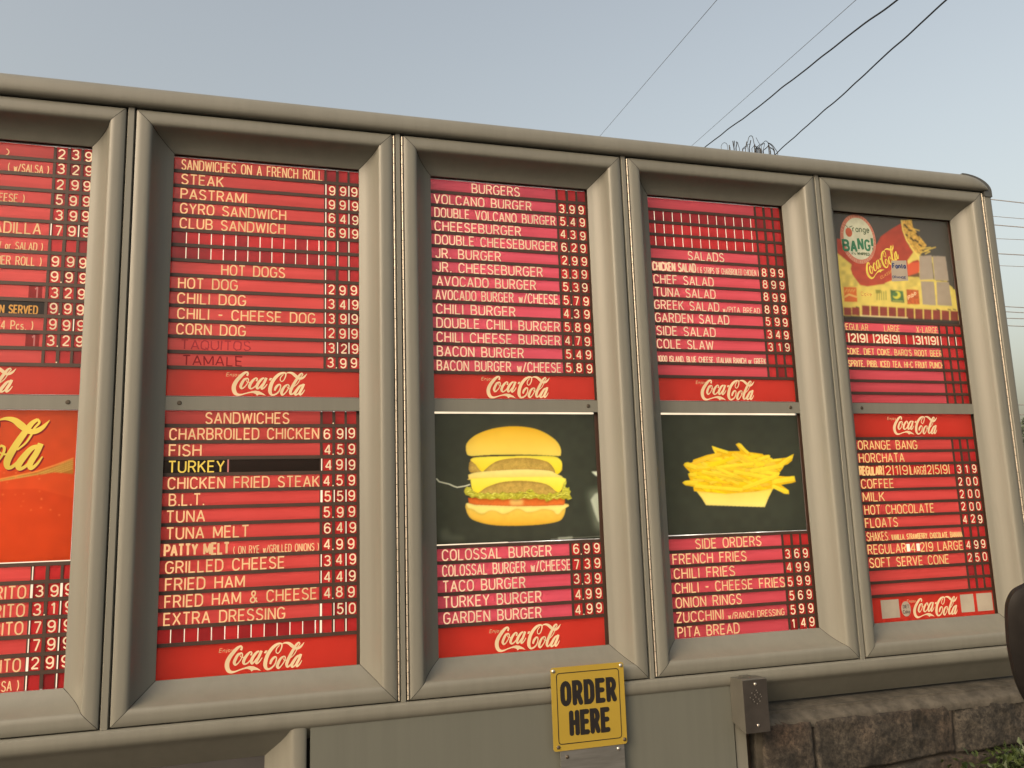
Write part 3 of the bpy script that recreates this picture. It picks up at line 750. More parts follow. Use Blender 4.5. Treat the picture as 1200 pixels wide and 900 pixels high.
class Print:
    """a printed film: colours on a grid of the board rectangle, outlines traced in photo-crop pixels"""
    def __init__(s, x0, x1, y0, y1, nx, ny, org, sc, ss=2):
        s.r = (x0, x1, y0, y1); s.nx, s.ny, s.ss = nx, ny, ss; s.org, s.sc = org, sc
        gx_ = np.linspace(x0, x1, nx * ss); gy_ = np.linspace(y0, y1, ny * ss)
        BX, BY = np.meshgrid(gx_, gy_)
        # board -> crop pixels
        q = np.stack([BX - CC[0], BY - CC[1], np.full_like(BX, ZI - CC[2])], -1) @ CR.T
        s.X = (600 + CF * q[..., 0] / q[..., 2] - org[0]) * sc; s.Y = (450 + CF * q[..., 1] / q[..., 2] - org[1]) * sc
        s.c = np.zeros(BX.shape + (3,)); s.soften = 1
    def fill(s, col): s.c[:] = col
    def poly(s, pts, col, shade=None, mask=None):
        m = inside(pts, s.X, s.Y)
        if mask is not None: m &= mask
        col = np.array(col, float) * np.ones(s.c.shape)
        if shade is not None: col = col * shade[..., None]
        s.c[m] = col[m]; return m
    @staticmethod
    def blur(m, r):
        m = m.astype(float)
        for _ in range(2):
            for ax in (0, 1):
                c = np.cumsum(np.pad(m, [(r + 1, r) if a == ax else (0, 0) for a in (0, 1)], mode='edge'), axis=ax)
                n = m.shape[ax]; m = (np.take(c, np.arange(n) + 2 * r + 1, ax) - np.take(c, np.arange(n), ax)) / (2 * r + 1)
        return m
    def rim(s, m, r, amt, tint=(1, .9, .7)):
        """a rounded form in the printed picture: the outline turns darker"""
        e = np.clip((s.blur(m, r) - .5) * 2, 0, 1); k = amt * (1 - e)
        s.c[m] *= (1 - k[m][:, None] * (2 - np.array(tint)))
    def soft(s, pts, col, r, amt=1.0):
        k = (s.blur(inside(pts, s.X, s.Y), r) * amt)[..., None]; s.c[:] = s.c * (1 - k) + np.array(col) * k
    def under(s, m, dy, r, amt, clip):
        """printed contact shadow below a layer"""
        k = s.blur(np.roll(m, -dy, axis=0), r) * amt; q = clip & ~m; s.c[q] *= (1 - k[q])[:, None]
    def line(s, pts, w, col, mask=None):
        for (x1, y1), (x2, y2) in zip(pts[:-1], pts[1:]):
            dx, dy = x2 - x1, y2 - y1; L = dx * dx + dy * dy + 1e-9
            t = np.clip(((s.X - x1) * dx + (s.Y - y1) * dy) / L, 0, 1)
            m = np.hypot(s.X - x1 - t * dx, s.Y - y1 - t * dy) < w / 2
            if mask is not None: m &= mask
            s.c[m] = col
    def build(s, name, parent, label=None):
        if s.soften: s.c = np.stack([s.blur(s.c[..., i], s.soften) for i in range(3)], -1)
        c = s.c.reshape(s.ny, s.ss, s.nx, s.ss, 3).mean((1, 3)); x0, x1, y0, y1 = s.r
        org = Vector((0, 0, 0)); q = parent
        while q is not None: org += q.location; q = q.parent
        xs = np.linspace(x0, x1, s.nx); ys = np.linspace(y0, y1, s.ny); X, Y = np.meshgrid(xs, ys)
        V = np.stack([X * S - org.x, np.full_like(X, -ZI * S - org.y), ZT + Y * S - org.z], -1).reshape(-1, 3)
        i = np.arange(s.nx * s.ny).reshape(s.ny, s.nx); F = np.stack([i[:-1, :-1], i[:-1, 1:], i[1:, 1:], i[1:, :-1]], -1).reshape(-1, 4)
        me = bpy.data.meshes.new(name); me.vertices.add(len(V)); me.vertices.foreach_set('co', V.ravel())
        me.loops.add(F.size); me.loops.foreach_set('vertex_index', F.ravel()); me.polygons.add(len(F)); me.polygons.foreach_set('loop_start', np.arange(0, F.size, 4))
        me.update(calc_edges=True)
        at = me.color_attributes.new('print', 'FLOAT_COLOR', 'POINT')
        at.data.foreach_set('color', np.concatenate([c.reshape(-1, 3), np.ones((len(V), 1))], 1).ravel())
        me.materials.append(M['picture']); o = bpy.data.objects.new(name, me); COL.objects.link(o); o.parent = parent
        if label: o['label'] = label
        return o
D0 = (.050, .050, .038)                                            # the films' dark printed ground
def col(r, g, b, k=1.0): return tuple(v * k for v in srgb(r, g, b))

# ---- third door, lower: burger picture and colossal burgers
p = Panel(1, False, 'lit menu panel with a tall double cheeseburger picture above five burger prices', 'strip_pink', 'letter_pink', dx=-.006)
y9 = p.y0 - p.pitch * 9
pic = Print(gx(1, -.012), gx(1, .997), y9 + .010, p.y0 - .010, 330, 260, (500, 470), 5.295)
pic.fill(D0); X, Y = pic.X, pic.Y
n1 = vnoise(X, Y, 9, 1); n2 = vnoise(X, Y, 5, 2); n3 = vnoise(X, Y, 40, 3); n4 = vnoise(X, Y, 18, 4)
pic.c *= (0.92 + .16 * n3)[..., None]
def ysh(y0, y1, top, bot): t_ = np.clip((Y - y0) / (y1 - y0), 0, 1)[..., None]; return np.array(top) * (1 - t_) + np.array(bot) * t_
whole = inside([(225, 150), (905, 150), (905, 780), (225, 780)], X, Y)
heel = dense([(242, 640, 1), (300, 634, 1), (560, 640, 1), (858, 636, 1), (862, 662, 1), (850, 712, 1), (815, 746, 1), (700, 766, 1), (540, 773, 1), (400, 767, 1), (292, 738, 1), (256, 702, 1), (242, 660, 1)], 4)[:, :2].tolist()
m_ = inside(heel, X, Y); pic.c[m_] = (ysh(650, 770, col(250, 204, 96), col(240, 176, 54)) * (.96 + .07 * n4)[..., None])[m_]; pic.rim(m_, 10, .16)
mayo = dense([(244, 634, 1), (290, 632, 1), (560, 642, 1), (862, 642, 1), (860, 664, 1), (842, 676, 1), (822, 700, 1), (800, 700, 1), (784, 680, 1), (720, 670, 1), (672, 684, 1), (620, 690, 1), (590, 674, 1), (556, 668, 1), (510, 690, 1), (470, 700, 1), (430, 682, 1), (390, 680, 1), (352, 698, 1), (322, 694, 1), (288, 672, 1), (256, 664, 1)], 4)[:, :2].tolist()
m_ = inside(mayo, X, Y); pic.c[m_] = (ysh(630, 700, col(255, 226, 140), col(252, 218, 120)) * (.97 + .05 * n4)[..., None])[m_]; pic.rim(m_, 4, .16); pic.under(m_, 5, 4, .16, whole)
tm = inside([(258, 600), (855, 600), (858, 630), (850, 645), (700, 651), (560, 653), (300, 644), (262, 634)], X, Y); pic.c[tm] = (ysh(600, 650, col(214, 96, 36), col(232, 122, 56)) * (.93 + .12 * n1)[..., None])[tm]; pic.rim(tm, 5, .25)
pic.soft([(515, 612), (600, 612), (596, 645), (520, 646)], col(236, 190, 110), 5, .85); pic.under(tm, 4, 3, .2, whole)
def patty(pts):
    n5_ = vnoise(X, Y, 3.4, 9)
    m_ = inside(dense([(a, b, 1) for a, b in pts + pts[:1]], 3)[:, :2].tolist(), X, Y)
    pic.c[m_] = (np.array(col(206, 164, 84)) * (.78 + .22 * n4 + .22 * (n2 - .5) + .20 * (n5_ - .5))[..., None])[m_]; pic.rim(m_, 7, .28); return m_
patty([(262, 410), (272, 372), (340, 350), (560, 345), (800, 350), (836, 396), (828, 440), (700, 436), (500, 440), (300, 446), (266, 434)])
patty([(290, 555), (360, 520), (480, 500), (620, 492), (760, 510), (808, 545), (800, 582), (600, 588), (400, 588), (305, 584)])
ch1 = dense([(270, 366, 1), (300, 350, 1), (420, 344, 1), (600, 340, 1), (780, 342, 1), (830, 366, 1), (840, 396, 1), (836, 428, 1), (822, 448, 1), (800, 456, 1), (792, 424, 1), (764, 388, 1), (728, 370, 1), (640, 354, 1), (520, 356, 1), (440, 372, 1), (392, 400, 1), (364, 424, 1), (346, 438, 1), (328, 426, 1), (304, 394, 1)], 4)[:, :2].tolist()
m_ = inside(ch1, X, Y); pic.c[m_] = (ysh(340, 450, col(255, 226, 84), col(253, 212, 40)) * (.97 + .05 * n3)[..., None])[m_]; pic.rim(m_, 4, .07); pic.under(m_, 6, 5, .28, whole)
mid = dense([(258, 458, 1), (300, 444, 1), (400, 434, 1), (600, 424, 1), (760, 432, 1), (804, 452, 1), (840, 468, 1), (842, 490, 1), (800, 496, 1), (300, 490, 1), (262, 480, 1)], 4)[:, :2].tolist()
m_ = inside(mid, X, Y); pic.c[m_] = (ysh(424, 490, col(255, 230, 150), col(248, 206, 104)) * (.96 + .06 * n4)[..., None])[m_]; pic.rim(m_, 5, .10)
ch2 = dense([(272, 488, 1), (300, 478, 1), (560, 470, 1), (842, 474, 1), (848, 520, 1), (838, 548, 1), (822, 564, 1), (800, 558, 1), (742, 516, 1), (620, 496, 1), (480, 501, 1), (382, 530, 1), (340, 556, 1), (312, 574, 1), (294, 566, 1), (280, 540, 1)], 4)[:, :2].tolist()
m_ = inside(ch2, X, Y); pic.c[m_] = (ysh(470, 570, col(255, 232, 100), col(254, 218, 48)) * (.97 + .05 * n3)[..., None])[m_]; pic.rim(m_, 4, .07); pic.under(m_, 6, 5, .26, whole)
let = [(232, 560), (240, 540), (252, 528), (262, 536), (272, 530), (282, 552), (300, 562), (322, 572), (340, 566), (362, 574), (382, 564), (402, 574), (424, 566), (446, 574), (470, 562), (500, 572), (520, 566), (548, 572), (580, 560), (610, 566), (632, 546), (658, 548), (668, 566), (700, 580), (722, 574), (742, 582), (764, 566), (784, 576), (802, 566), (838, 562), (842, 536), (850, 506), (868, 494), (866, 512), (858, 532), (872, 540), (884, 534), (884, 550), (894, 560), (886, 578), (902, 604), (878, 614), (864, 604), (850, 612), (828, 602), (808, 612), (790, 604), (770, 616), (742, 626), (730, 608), (704, 612), (680, 600), (640, 610), (600, 602), (560, 612), (520, 606), (470, 614), (440, 604), (400, 614), (372, 606), (330, 608), (300, 596), (280, 602), (262, 586), (244, 584)]
lm_ = inside(let, X, Y); pic.c[lm_] = (ysh(530, 615, col(216, 204, 78), col(186, 170, 48)) * (.72 + .42 * n1)[..., None])[lm_]
for _ in range(140):
    a, b = rng.uniform(236, 895), rng.uniform(535, 612); th = rng.uniform(-.5, .5); L = rng.uniform(8, 30)
    pic.line([(a, b), (a + L * math.cos(th), b + L * math.sin(th))], rng.uniform(1.6, 4.5), np.array(col(146, 138, 40) if rng.random() < .45 else col(236, 226, 116)), lm_)
for _ in range(12):
    a = rng.uniform(380, 730); b = rng.uniform(560, 576); pic.line([(a, b), (a + rng.uniform(8, 26), b + rng.uniform(-3, 4))], 3.2, np.array(col(84, 66, 28)), lm_)
pic.rim(lm_, 3, .22); pic.under(lm_, 5, 4, .3, whole)
bun = dense([(244, 306, 1), (246, 272, 1), (266, 242, 1), (306, 211, 1), (360, 187, 1), (430, 168, 1), (530, 157, 1), (630, 164, 1), (700, 182, 1), (762, 214, 1), (808, 252, 1), (831, 294, 1), (832, 330, 1), (818, 341, 1), (700, 335, 1), (540, 332, 1), (380, 335, 1), (280, 341, 1), (252, 332, 1)], 4)[:, :2].tolist()
bm_k = inside(bun, X, Y); pic.c[bm_k] = (ysh(160, 335, col(250, 184, 36), col(255, 218, 104)) * (.98 + .03 * n3)[..., None])[bm_k]; pic.rim(bm_k, 22, .10); pic.rim(bm_k, 3, .05)
pic.soft([(400, 215), (520, 195), (640, 205), (700, 240), (560, 262), (430, 255)], col(255, 206, 84), 22, .45); pic.under(bm_k, 6, 5, .3, whole)
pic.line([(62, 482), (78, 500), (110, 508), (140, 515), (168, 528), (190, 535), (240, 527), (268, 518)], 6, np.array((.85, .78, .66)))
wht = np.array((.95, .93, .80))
pic.soft([(1022, 438), (1068, 438), (1068, 468), (1048, 462)], wht * .9, 2); pic.soft([(1018, 612), (1044, 576), (1072, 566), (1080, 760), (1062, 742), (1042, 690)], wht * .8, 3)  # light leaking at peeled film edges, painted into the picture colours
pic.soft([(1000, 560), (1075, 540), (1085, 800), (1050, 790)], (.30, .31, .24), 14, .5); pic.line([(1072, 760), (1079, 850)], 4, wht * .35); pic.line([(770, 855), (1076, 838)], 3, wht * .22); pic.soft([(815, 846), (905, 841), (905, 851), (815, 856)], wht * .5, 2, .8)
pic.soft([(85, 800), (130, 790), (150, 830), (240, 840), (230, 866), (90, 868)], np.array(D0) * 2.0, 8, .8)
pic.c *= np.array((1.06, 1.17, 1.10))
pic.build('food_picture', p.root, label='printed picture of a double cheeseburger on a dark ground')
lk = MB(); lk.quad(gx(1, -.012), gx(1, .985), p.y0 - .0105, p.y0 - .0010, ZI + .0006, M['white_gap']); lk.quad(gx(1, .0), gx(1, .42), y9 + .0068, y9 + .0112, ZI + .0006, M['white_gap'])
lk.build('bright_slit', p.root)
rows = [('COLOSSAL BURGER', .03, .67, '699'), ('COLOSSAL BURGER w/CHEESE', .03, .785, '739'), ('TACO BURGER', .03, .505, '339'), ('TURKEY BURGER', .032, .598, '499'), ('GARDEN BURGER', .032, .595, '499')]
p.rail_below(8)
for i, (t, a, b, c) in enumerate(rows):
    p.row(9 + i, [(t, a, b)], p3(c) if c != '739' else p3n(c)); p.rail_below(9 + i)
p.dividers(9, 13); p.logo(iy(-2.094), p.y0 - p.pitch * 14 - .0066, ix(1, .515), 1.0); p.done()

# ---- fourth door, lower: fries picture and side orders
p = Panel(2, False, 'lit menu panel with a french fries picture above the side orders list', 'strip', 'letter', dx=.000)
y9 = p.y0 - p.pitch * 9
pic = Print(gx(2, -.012), gx(2, .997), y9 + .010, p.y0 - .010, 300, 240, (780, 510), 7.06)
pic.fill(D0); X, Y = pic.X, pic.Y; n3 = vnoise(X, Y, 60, 5); n1 = vnoise(X, Y, 14, 6)
pic.c *= (0.92 + .16 * n3)[..., None]
pile = [(147, 245), (160, 230), (185, 222), (225, 235), (228, 205), (340, 165), (410, 150), (392, 118), (382, 88), (440, 108), (520, 132), (620, 132), (596, 98), (580, 76), (605, 64), (625, 72), (660, 112), (690, 140), (800, 155), (812, 166), (850, 162), (865, 168), (860, 202), (965, 190), (1000, 186), (1060, 155), (1045, 210), (1010, 240), (980, 250), (965, 280), (945, 302), (910, 335), (1000, 342), (1065, 337), (1075, 385), (1040, 396), (955, 410), (1018, 456), (1020, 487), (980, 484), (895, 440), (880, 452), (760, 466), (500, 488), (330, 470), (235, 462), (230, 425), (165, 415), (138, 392), (160, 378), (205, 370), (195, 350), (185, 318), (205, 310), (165, 268)]
mp_ = pic.poly(pile, col(244, 186, 30), .95 + .08 * n1)
core = inside([(205, 230), (420, 150), (680, 140), (880, 190), (950, 300), (890, 440), (500, 485), (240, 455)], X, Y)
def fry(a, b, e, w, c, clip):
    dx, dy = e[0] - a, e[1] - b; L = math.hypot(dx, dy); nx_, ny_ = -dy / L, dx / L
    if ny_ < 0: nx_, ny_ = -nx_, -ny_
    t_ = ((X - a) * dx + (Y - b) * dy) / L; d_ = ((X - a) * nx_ + (Y - b) * ny_)
    m_ = (t_ > -2) & (t_ < L + 2) & (np.abs(d_) < w / 2 + 3) & clip
    sh_ = (t_ > 0) & (t_ < L) & (d_ > 0) & (d_ < w / 2 + 7) & clip; k = np.clip(1 - (d_ - w / 2) / 7, 0, 1) * .20; pic.c[sh_] *= (1 - k[sh_])[:, None]
    m_ = (t_ > 0) & (t_ < L) & (np.abs(d_) < w / 2) & clip
    f_2 = np.where(d_ < -w * .12, 1.04, .97) - .06 * np.clip(np.abs(d_) / (w / 2), 0, 1) ** 4
    tip = 1 - .10 * np.clip(1 - np.minimum(t_, L - t_) / 14, 0, 1)
    cc_ = np.array(c) * (f_2 * tip * (.96 + .07 * n1))[..., None]; pic.c[m_] = cc_[m_]
for i in range(95):
    a, b = rng.uniform(150, 900), rng.uniform(140, 455); L = rng.uniform(120, 340); th = math.radians(rng.choice([8, -12, 18, -6, 26, 4, 34, -20])); w = rng.uniform(18, 32)
    dp = np.clip((b - 140) / 320, 0, 1)
    fry(a, b, (a + L * math.cos(th), b + L * math.sin(th)), w, col(255, rng.uniform(200, 220) - 12 * dp, rng.uniform(30, 74) - 12 * dp), core)
# the ends that stick out of the heap
for (a, b, e, w) in ((412, 152, (384, 92), 30), (520, 140, (392, 100), 34), (690, 150, (598, 72), 30), (930, 260, (1052, 170), 34), (860, 215, (960, 196), 26), (880, 385, (1068, 358), 40), (880, 420, (1016, 474), 34), (260, 270, (160, 236), 36), (250, 330, (190, 322), 26), (270, 395, (146, 392), 36), (760, 210, (862, 170), 24), (700, 300, (975, 248), 34), (560, 300, (900, 360), 30), (300, 300, (640, 372), 30), (420, 270, (760, 420), 26), (240, 420, (640, 452), 28), (640, 440, (930, 330), 34)):
    fry(a, b, e, w, col(255, 214, 58), mp_)
for (a, b, c, d_3) in ((330, 305, 640, 375), (560, 330, 690, 375), (330, 395, 560, 408), (640, 452, 780, 462), (790, 420, 880, 440)): pic.soft([(a, b), (c, d_3 - 6), (c, d_3 + 8), (a, b + 6)], col(200, 128, 24), 3, .6)
tray = [(255, 462), (330, 470), (500, 486), (760, 464), (890, 440), (852, 515), (820, 594), (570, 586), (335, 578), (300, 520)]
tm = inside(tray, X, Y); t_ = np.clip((Y - 450) / 130, 0, 1)[..., None]; pic.c[tm] = ((np.array(col(252, 214, 92)) * (1 - t_) + np.array(col(255, 226, 128)) * t_) * (.96 + .06 * n3)[..., None])[tm]; pic.rim(tm, 5, .12)
wht = np.array((.95, .93, .80))
pic.line([(1160, 560), (1176, 690)], 10, wht * .6); pic.line([(1168, 590), (1172, 640)], 12, wht)
pic.c *= np.array((1.06, 1.17, 1.10))
pic.build('food_picture', p.root, label='printed picture of french fries in a pale tray on a dark ground')
lk = MB(); lk.quad(gx(2, -.012), gx(2, .985), p.y0 - .0110, p.y0 - .0010, ZI + .0006, M['white_gap']); lk.quad(gx(2, .30), gx(2, .62), y9 + .0072, y9 + .0094, ZI + .0003, M['leak'])
lk.build('bright_slit', p.root)
rows = [([('SIDE ORDERS', .18, .633)], ''), ([('FRENCH FRIES', .02, .52)], '369'), ([('CHILI FRIES', .023, .432)], '499'), ([('CHILI - CHEESE FRIES', .0225, .778)], '599'), ([('ONION RINGS', .023, .464)], '569'),
        ([('ZUCCHINI', .02, .332), ('w/RANCH DRESSING', .367, .758, .52)], '599'), ([('PITA BREAD', .023, .434)], '149')]
p.rail_below(8)
for i, (t, c) in enumerate(rows):
    p.row(9 + i, t, p3n(c) if c else ('', '', ''))
    if i < 6: p.rail_below(9 + i)
p.dividers(9, 15); p.done()

# ---- fifth door, upper: drinks poster
p = Panel(3, True, 'lit menu panel with a soft drink poster painted hazy above cup sizes and prices', 'strip', 'letter_amber')
y9 = iy(-.682)
pic = Print(gx(3, -.012), gx(3, .997), y9 + .002, p.y0 + .004, 280, 220, (970, 240), 6.43)
pic.fill((.072, .066, .055)); X, Y = pic.X, pic.Y; n3 = vnoise(X, Y, 60, 15); n1 = vnoise(X, Y, 9, 16); n2 = vnoise(X, Y, 30, 17)
yel = col(240, 216, 104, .95)
pic.poly([(70, 365), (180, 400), (420, 420), (640, 300), (700, 380), (905, 410), (900, 590), (960, 640), (985, 800), (990, 870), (110, 850)], yel, .9 + .16 * n2)
pic.poly([(690, 385), (880, 388), (910, 570), (945, 636), (958, 640), (945, 470), (930, 380), (800, 330)], (.072, .066, .055))
red = col(186, 66, 42)
pic.poly([(70, 255), (370, 300), (400, 240), (470, 190), (555, 140), (570, 200), (600, 290), (640, 350), (690, 430), (690, 500), (650, 560), (500, 590), (400, 600), (300, 615), (245, 605), (200, 545), (170, 500), (180, 450), (75, 365)], red, .82 + .3 * n2)
pic.poly([(600, 440), (690, 430), (690, 505), (605, 545)], col(226, 92, 50)); pic.poly([(575, 545), (690, 510), (692, 552), (660, 575), (600, 560)], col(110, 80, 50))
pic.poly([(430, 590), (560, 540), (690, 545), (690, 600), (560, 640), (430, 640)], yel, .75 + .4 * n2)
pic.poly([(600, 420), (650, 350), (692, 410), (640, 425), (605, 450)], yel)
pic.poly([(100, 400), (170, 470), (190, 540), (250, 610), (110, 620)], yel, .7 + .5 * n2)
pic.poly([(550, 118), (632, 115), (640, 165), (700, 250), (745, 305), (700, 375), (655, 355), (600, 280), (575, 200)], col(222, 176, 74), .55 + .8 * n1)
pic.line([(556, 120), (566, 190), (595, 270), (640, 335), (690, 400)], 9, np.array(col(250, 222, 110)))
for (a, b) in ((578, 150), (610, 190), (668, 215), (655, 265), (690, 300), (625, 250), (715, 345), (590, 225)): pic.line([(a, b), (a + rng.uniform(8, 26), b + rng.uniform(5, 22))], 13, np.array(col(70, 50, 26)))
for (a, b, c, d_3) in ((700, 330, 775, 322), (730, 345, 812, 320), (700, 360, 760, 345), (640, 180, 690, 195), (735, 370, 770, 352)): pic.line([(a, b), (c, d_3)], 6, np.array(col(250, 214, 90)))
pic.poly([(690, 388), (782, 380), (798, 560), (694, 566)], (.42, .34, .26), .95 + .1 * n2); pic.poly([(790, 385), (886, 390), (912, 572), (806, 566)], (.42, .34, .26), .95 + .1 * n2)
pic.poly([(700, 575), (800, 580), (815, 758), (716, 750)], (.40, .32, .23), .95 + .1 * n2); pic.poly([(818, 580), (912, 582), (936, 762), (826, 755)], (.40, .32, .23), .95 + .1 * n2)
pic.line([(787, 440), (800, 560)], 5, np.array((.05, .045, .04))); pic.line([(815, 570), (912, 578)], 4, np.array((.05, .045, .04)))
# little drink emblems
pic.poly([(120, 618), (216, 622), (224, 732), (126, 728)], col(226, 110, 40), .9 + .2 * n2); pic.poly([(126, 690), (160, 668), (222, 690), (222, 700), (160, 682), (128, 702)], col(240, 200, 110))
for i in range(4): pic.line([(132 + i * 20, 655), (146 + i * 20, 636)], 7, np.array(col(236, 180, 90)))
pic.poly([(360, 640), (400, 640), (400, 665), (364, 668)], col(140, 140, 50))
for i in range(5): pic.line([(374 + i * 16, 650 + 6 * (i % 2)), (372 + i * 17, 715)], 7, np.array(col(150, 146, 60)))
pic.poly([(470, 640), (568, 650), (578, 738), (478, 730)], col(76, 116, 66), .8 + .4 * n2); pic.poly(arc(520, 680, 30, 28, 0, 360, 18), col(226, 220, 70)); pic.poly(arc(508, 674, 20, 18, 0, 360, 14), col(90, 130, 66)); pic.line([(492, 722), (566, 726)], 6, np.array(col(190, 190, 90)))
pic.poly([(592, 636), (684, 642), (694, 750), (600, 748)], col(200, 96, 40), .75 + .5 * n1)
# row of unused digit tiles along the bottom of the poster
for i in range(13):
    a = 125 + i * 66.5 if i > 1 else 120 + i * 62; t0 = (748 if i > 1 else 770) + i * 4.2 * (i > 1) ; b0 = t0 + (76 if i > 1 else 60)
    pic.poly([(a, t0), (a + 58, t0 + 3), (a + 60, b0 + 4), (a + 2, b0)], col(140, 52, 40), .85 + .3 * n2)
pic.line([(248, 834), (420, 842), (600, 850)], 8, np.array((.95, .80, .40)))
for a in (215, 820, 905, 945): pic.line([(a, 768 + (a > 300) * 18), (a + 20, 774 + (a > 300) * 18)], 7, np.array((.02, .016, .01)))
pic.poly([(100, 834), (250, 838), (1000, 872), (1000, 900), (100, 900)], (.03, .02, .015))
pic.c = pic.c * .90 + np.array((.035, .032, .026)); pic.soften = 2  # reflection haze mixed into the poster's colours
po = pic.build('drink_poster', p.root, label='poster, painted hazy, of a tilted red cup with ice over small drink emblems')
T = lambda u, v: bp(970 + u / 6.43, 240 + v / 6.43, ZI)
lg = MB(); c0 = T(405, 430); put_logo(lg, *c0, .86, ZI + .0008, M['yellow_letter'], rot=math.radians(33), sy=1.0)
lg.build('script_lettering', po); lg = MB()
a, b = T(400, 562), T(475, 515)
put_text(lg, 'CLASSIC', a[0], a[0] + .075, a[1], .016, ZI + .0008, M['orange_letter'], .13, tilt=.55)
lg.build('lettering', po); lg = MB()
a, b = T(250, 672), T(330, 690); put_text(lg, 'Coke', a[0], b[0], b[1], .022, ZI + .0008, M['orange_letter'], .15)
lg.build('emblem_lettering', po); lg = MB()
a, b = T(606, 722), T(684, 660); put_text(lg, 'Pibb', a[0], a[0] + .052, a[1], .024, ZI + .0008, M['letter'], .2, tilt=.62)
lg.build('emblem_lettering', po)
# round orange drink sticker
bd = MB(); c0 = T(228, 258); rx, ry = .104, .128
bd.disc(*c0, ZI + .0012, rx, ry, M['badge_rim'], 60); bd.disc(c0[0] + .003, c0[1] + .002, ZI + .0016, rx * .84, ry * .845, M['badge_white'], 60)
def ring_text(mb, txt, a0, a1, r, h, z, mat, flip=False):
    n = len(txt)
    for i, ch in enumerate(txt):
        if ch == ' ': continue
        th = math.radians(a0 + (a1 - a0) * i / (n - 1)); w, st = GL[ch]
        ct, sn = math.cos(th), math.sin(th); e = 1 if not flip else -1
        for s_ in st:
            pts = []
            for a, b in s_:
                lx = (a - w / 2) * h * .8; ly = (b - .5) * h * e; lx *= 1
                rr = r + ly; t2 = th - e * lx / r
                pts.append((c0[0] + rx / .104 * rr * math.cos(t2), c0[1] + ry / .104 * rr * math.sin(t2)))
            mb.stroke(pts, h * .15, z, mat)
ring_text(bd, 'NOT LESS THAN ORANGE JUICE', 200, -14, .0955, .010, ZI + .0018, M['badge_rim_text'])
ring_text(bd, 'ORANGE BEVERAGE', 222, 318, .0955, .010, ZI + .0018, M['badge_rim_text'], True)
a = T(157, 208); bd.disc(*a, ZI + .0020, .0195, .0235, M['badge_orange'], 24)
for q_ in (((128, 152), (150, 172)), ((158, 170), (184, 160))):
    bd.stroke([T(*q_[0]), T(*q_[1])], .0035, ZI + .0020, M['badge_dark'])
a, b = T(190, 222), T(310, 215); put_text(bd, 'range', a[0], b[0], b[1], .036, ZI + .0020, M['badge_dark'], .13)
x_ = T(112, 300)[0]
for ch, u0, u1, v0, v1, tl in (('B', 112, 165, 350, 258, 0), ('A', 172, 222, 360, 262, 0), ('N', 226, 270, 343, 245, 0), ('G', 278, 322, 350, 260, 0), ('!', 328, 346, 348, 242, 0)):
    a, b = T(u0, v0), T(u1, v0); t_ = T(u0, v1); put_text(bd, ch, a[0] + .006, b[0] - .004, a[1], t_[1] - a[1], ZI + .0020, M['badge_green'], .21)
a, b = T(182, 388), T(312, 386); put_text(bd, "it's WHIPPED", a[0], b[0], b[1], .016, ZI + .0020, M['badge_dark'], .2)
bd.build('round_sticker', p.root, label='round white sticker with an orange rim and green lettering')
fs = MB(); a = [T(476, 422), T(590, 420), T(606, 572), T(482, 578)]; fs.poly(a, ZI + .0012, M['grey_sticker'])
a, b = T(490, 492), T(586, 486); put_text(fs, 'Fanta', a[0], b[0], b[1] - .002, .030, ZI + .0016, M['blue_ink'], .24, tilt=.05)
a, b = T(488, 560), T(588, 566); put_text(fs, 'ORANGE', a[0], b[0], b[1] + .004, .014, ZI + .0016, M['blue_ink'], .2)
fs.build('square_sticker', p.root, label='grey square sticker with small blue lettering')
p.ch.box(gx(3, -.012), gx(3, 1.000), y9 - .012, y9 + .001, ZI - .003, ZI + .0042, M['rail'])
rows = [([('REGULAR', -.03, .18, .62), ('LARGE', .315, .443, .62), ('X-LARGE', .585, .766, .62)], ('', '', ''), None),
        ([('|2|9|', .015, .165, .82, M['digit'], .17), ('|2|6|9|', .217, .43, .82, M['digit'], .17), ('|', .488, .492, .82, M['letter']), ('|3|1|9|', .55, .758, .82, M['digit'], .17)], ('|', '|', '|'), M['tile']),
        ([("COKE, DIET COKE, BARQ'S ROOT BEER", -.012, .775, .60, M['letter_amber'], .17)], ('', '', ''), None), ([('SPRITE, PIBB, ICED TEA, HI-C FRUIT PUNCH', -.008, .778, .60, M['letter_amber'], .17)], ('', '', ''), None),
        ([], ('', '', ''), None), ([], ('', '', ''), None), ([], ('', '', ''), None)]
for i, (t, c, sm) in enumerate(rows):
    p.row(7 + i + 2.05, t, c, strip=sm)
    if i < 6: p.rail_below(7 + i + 2.05)
p.dividers(9.05, 15.2); p.done()

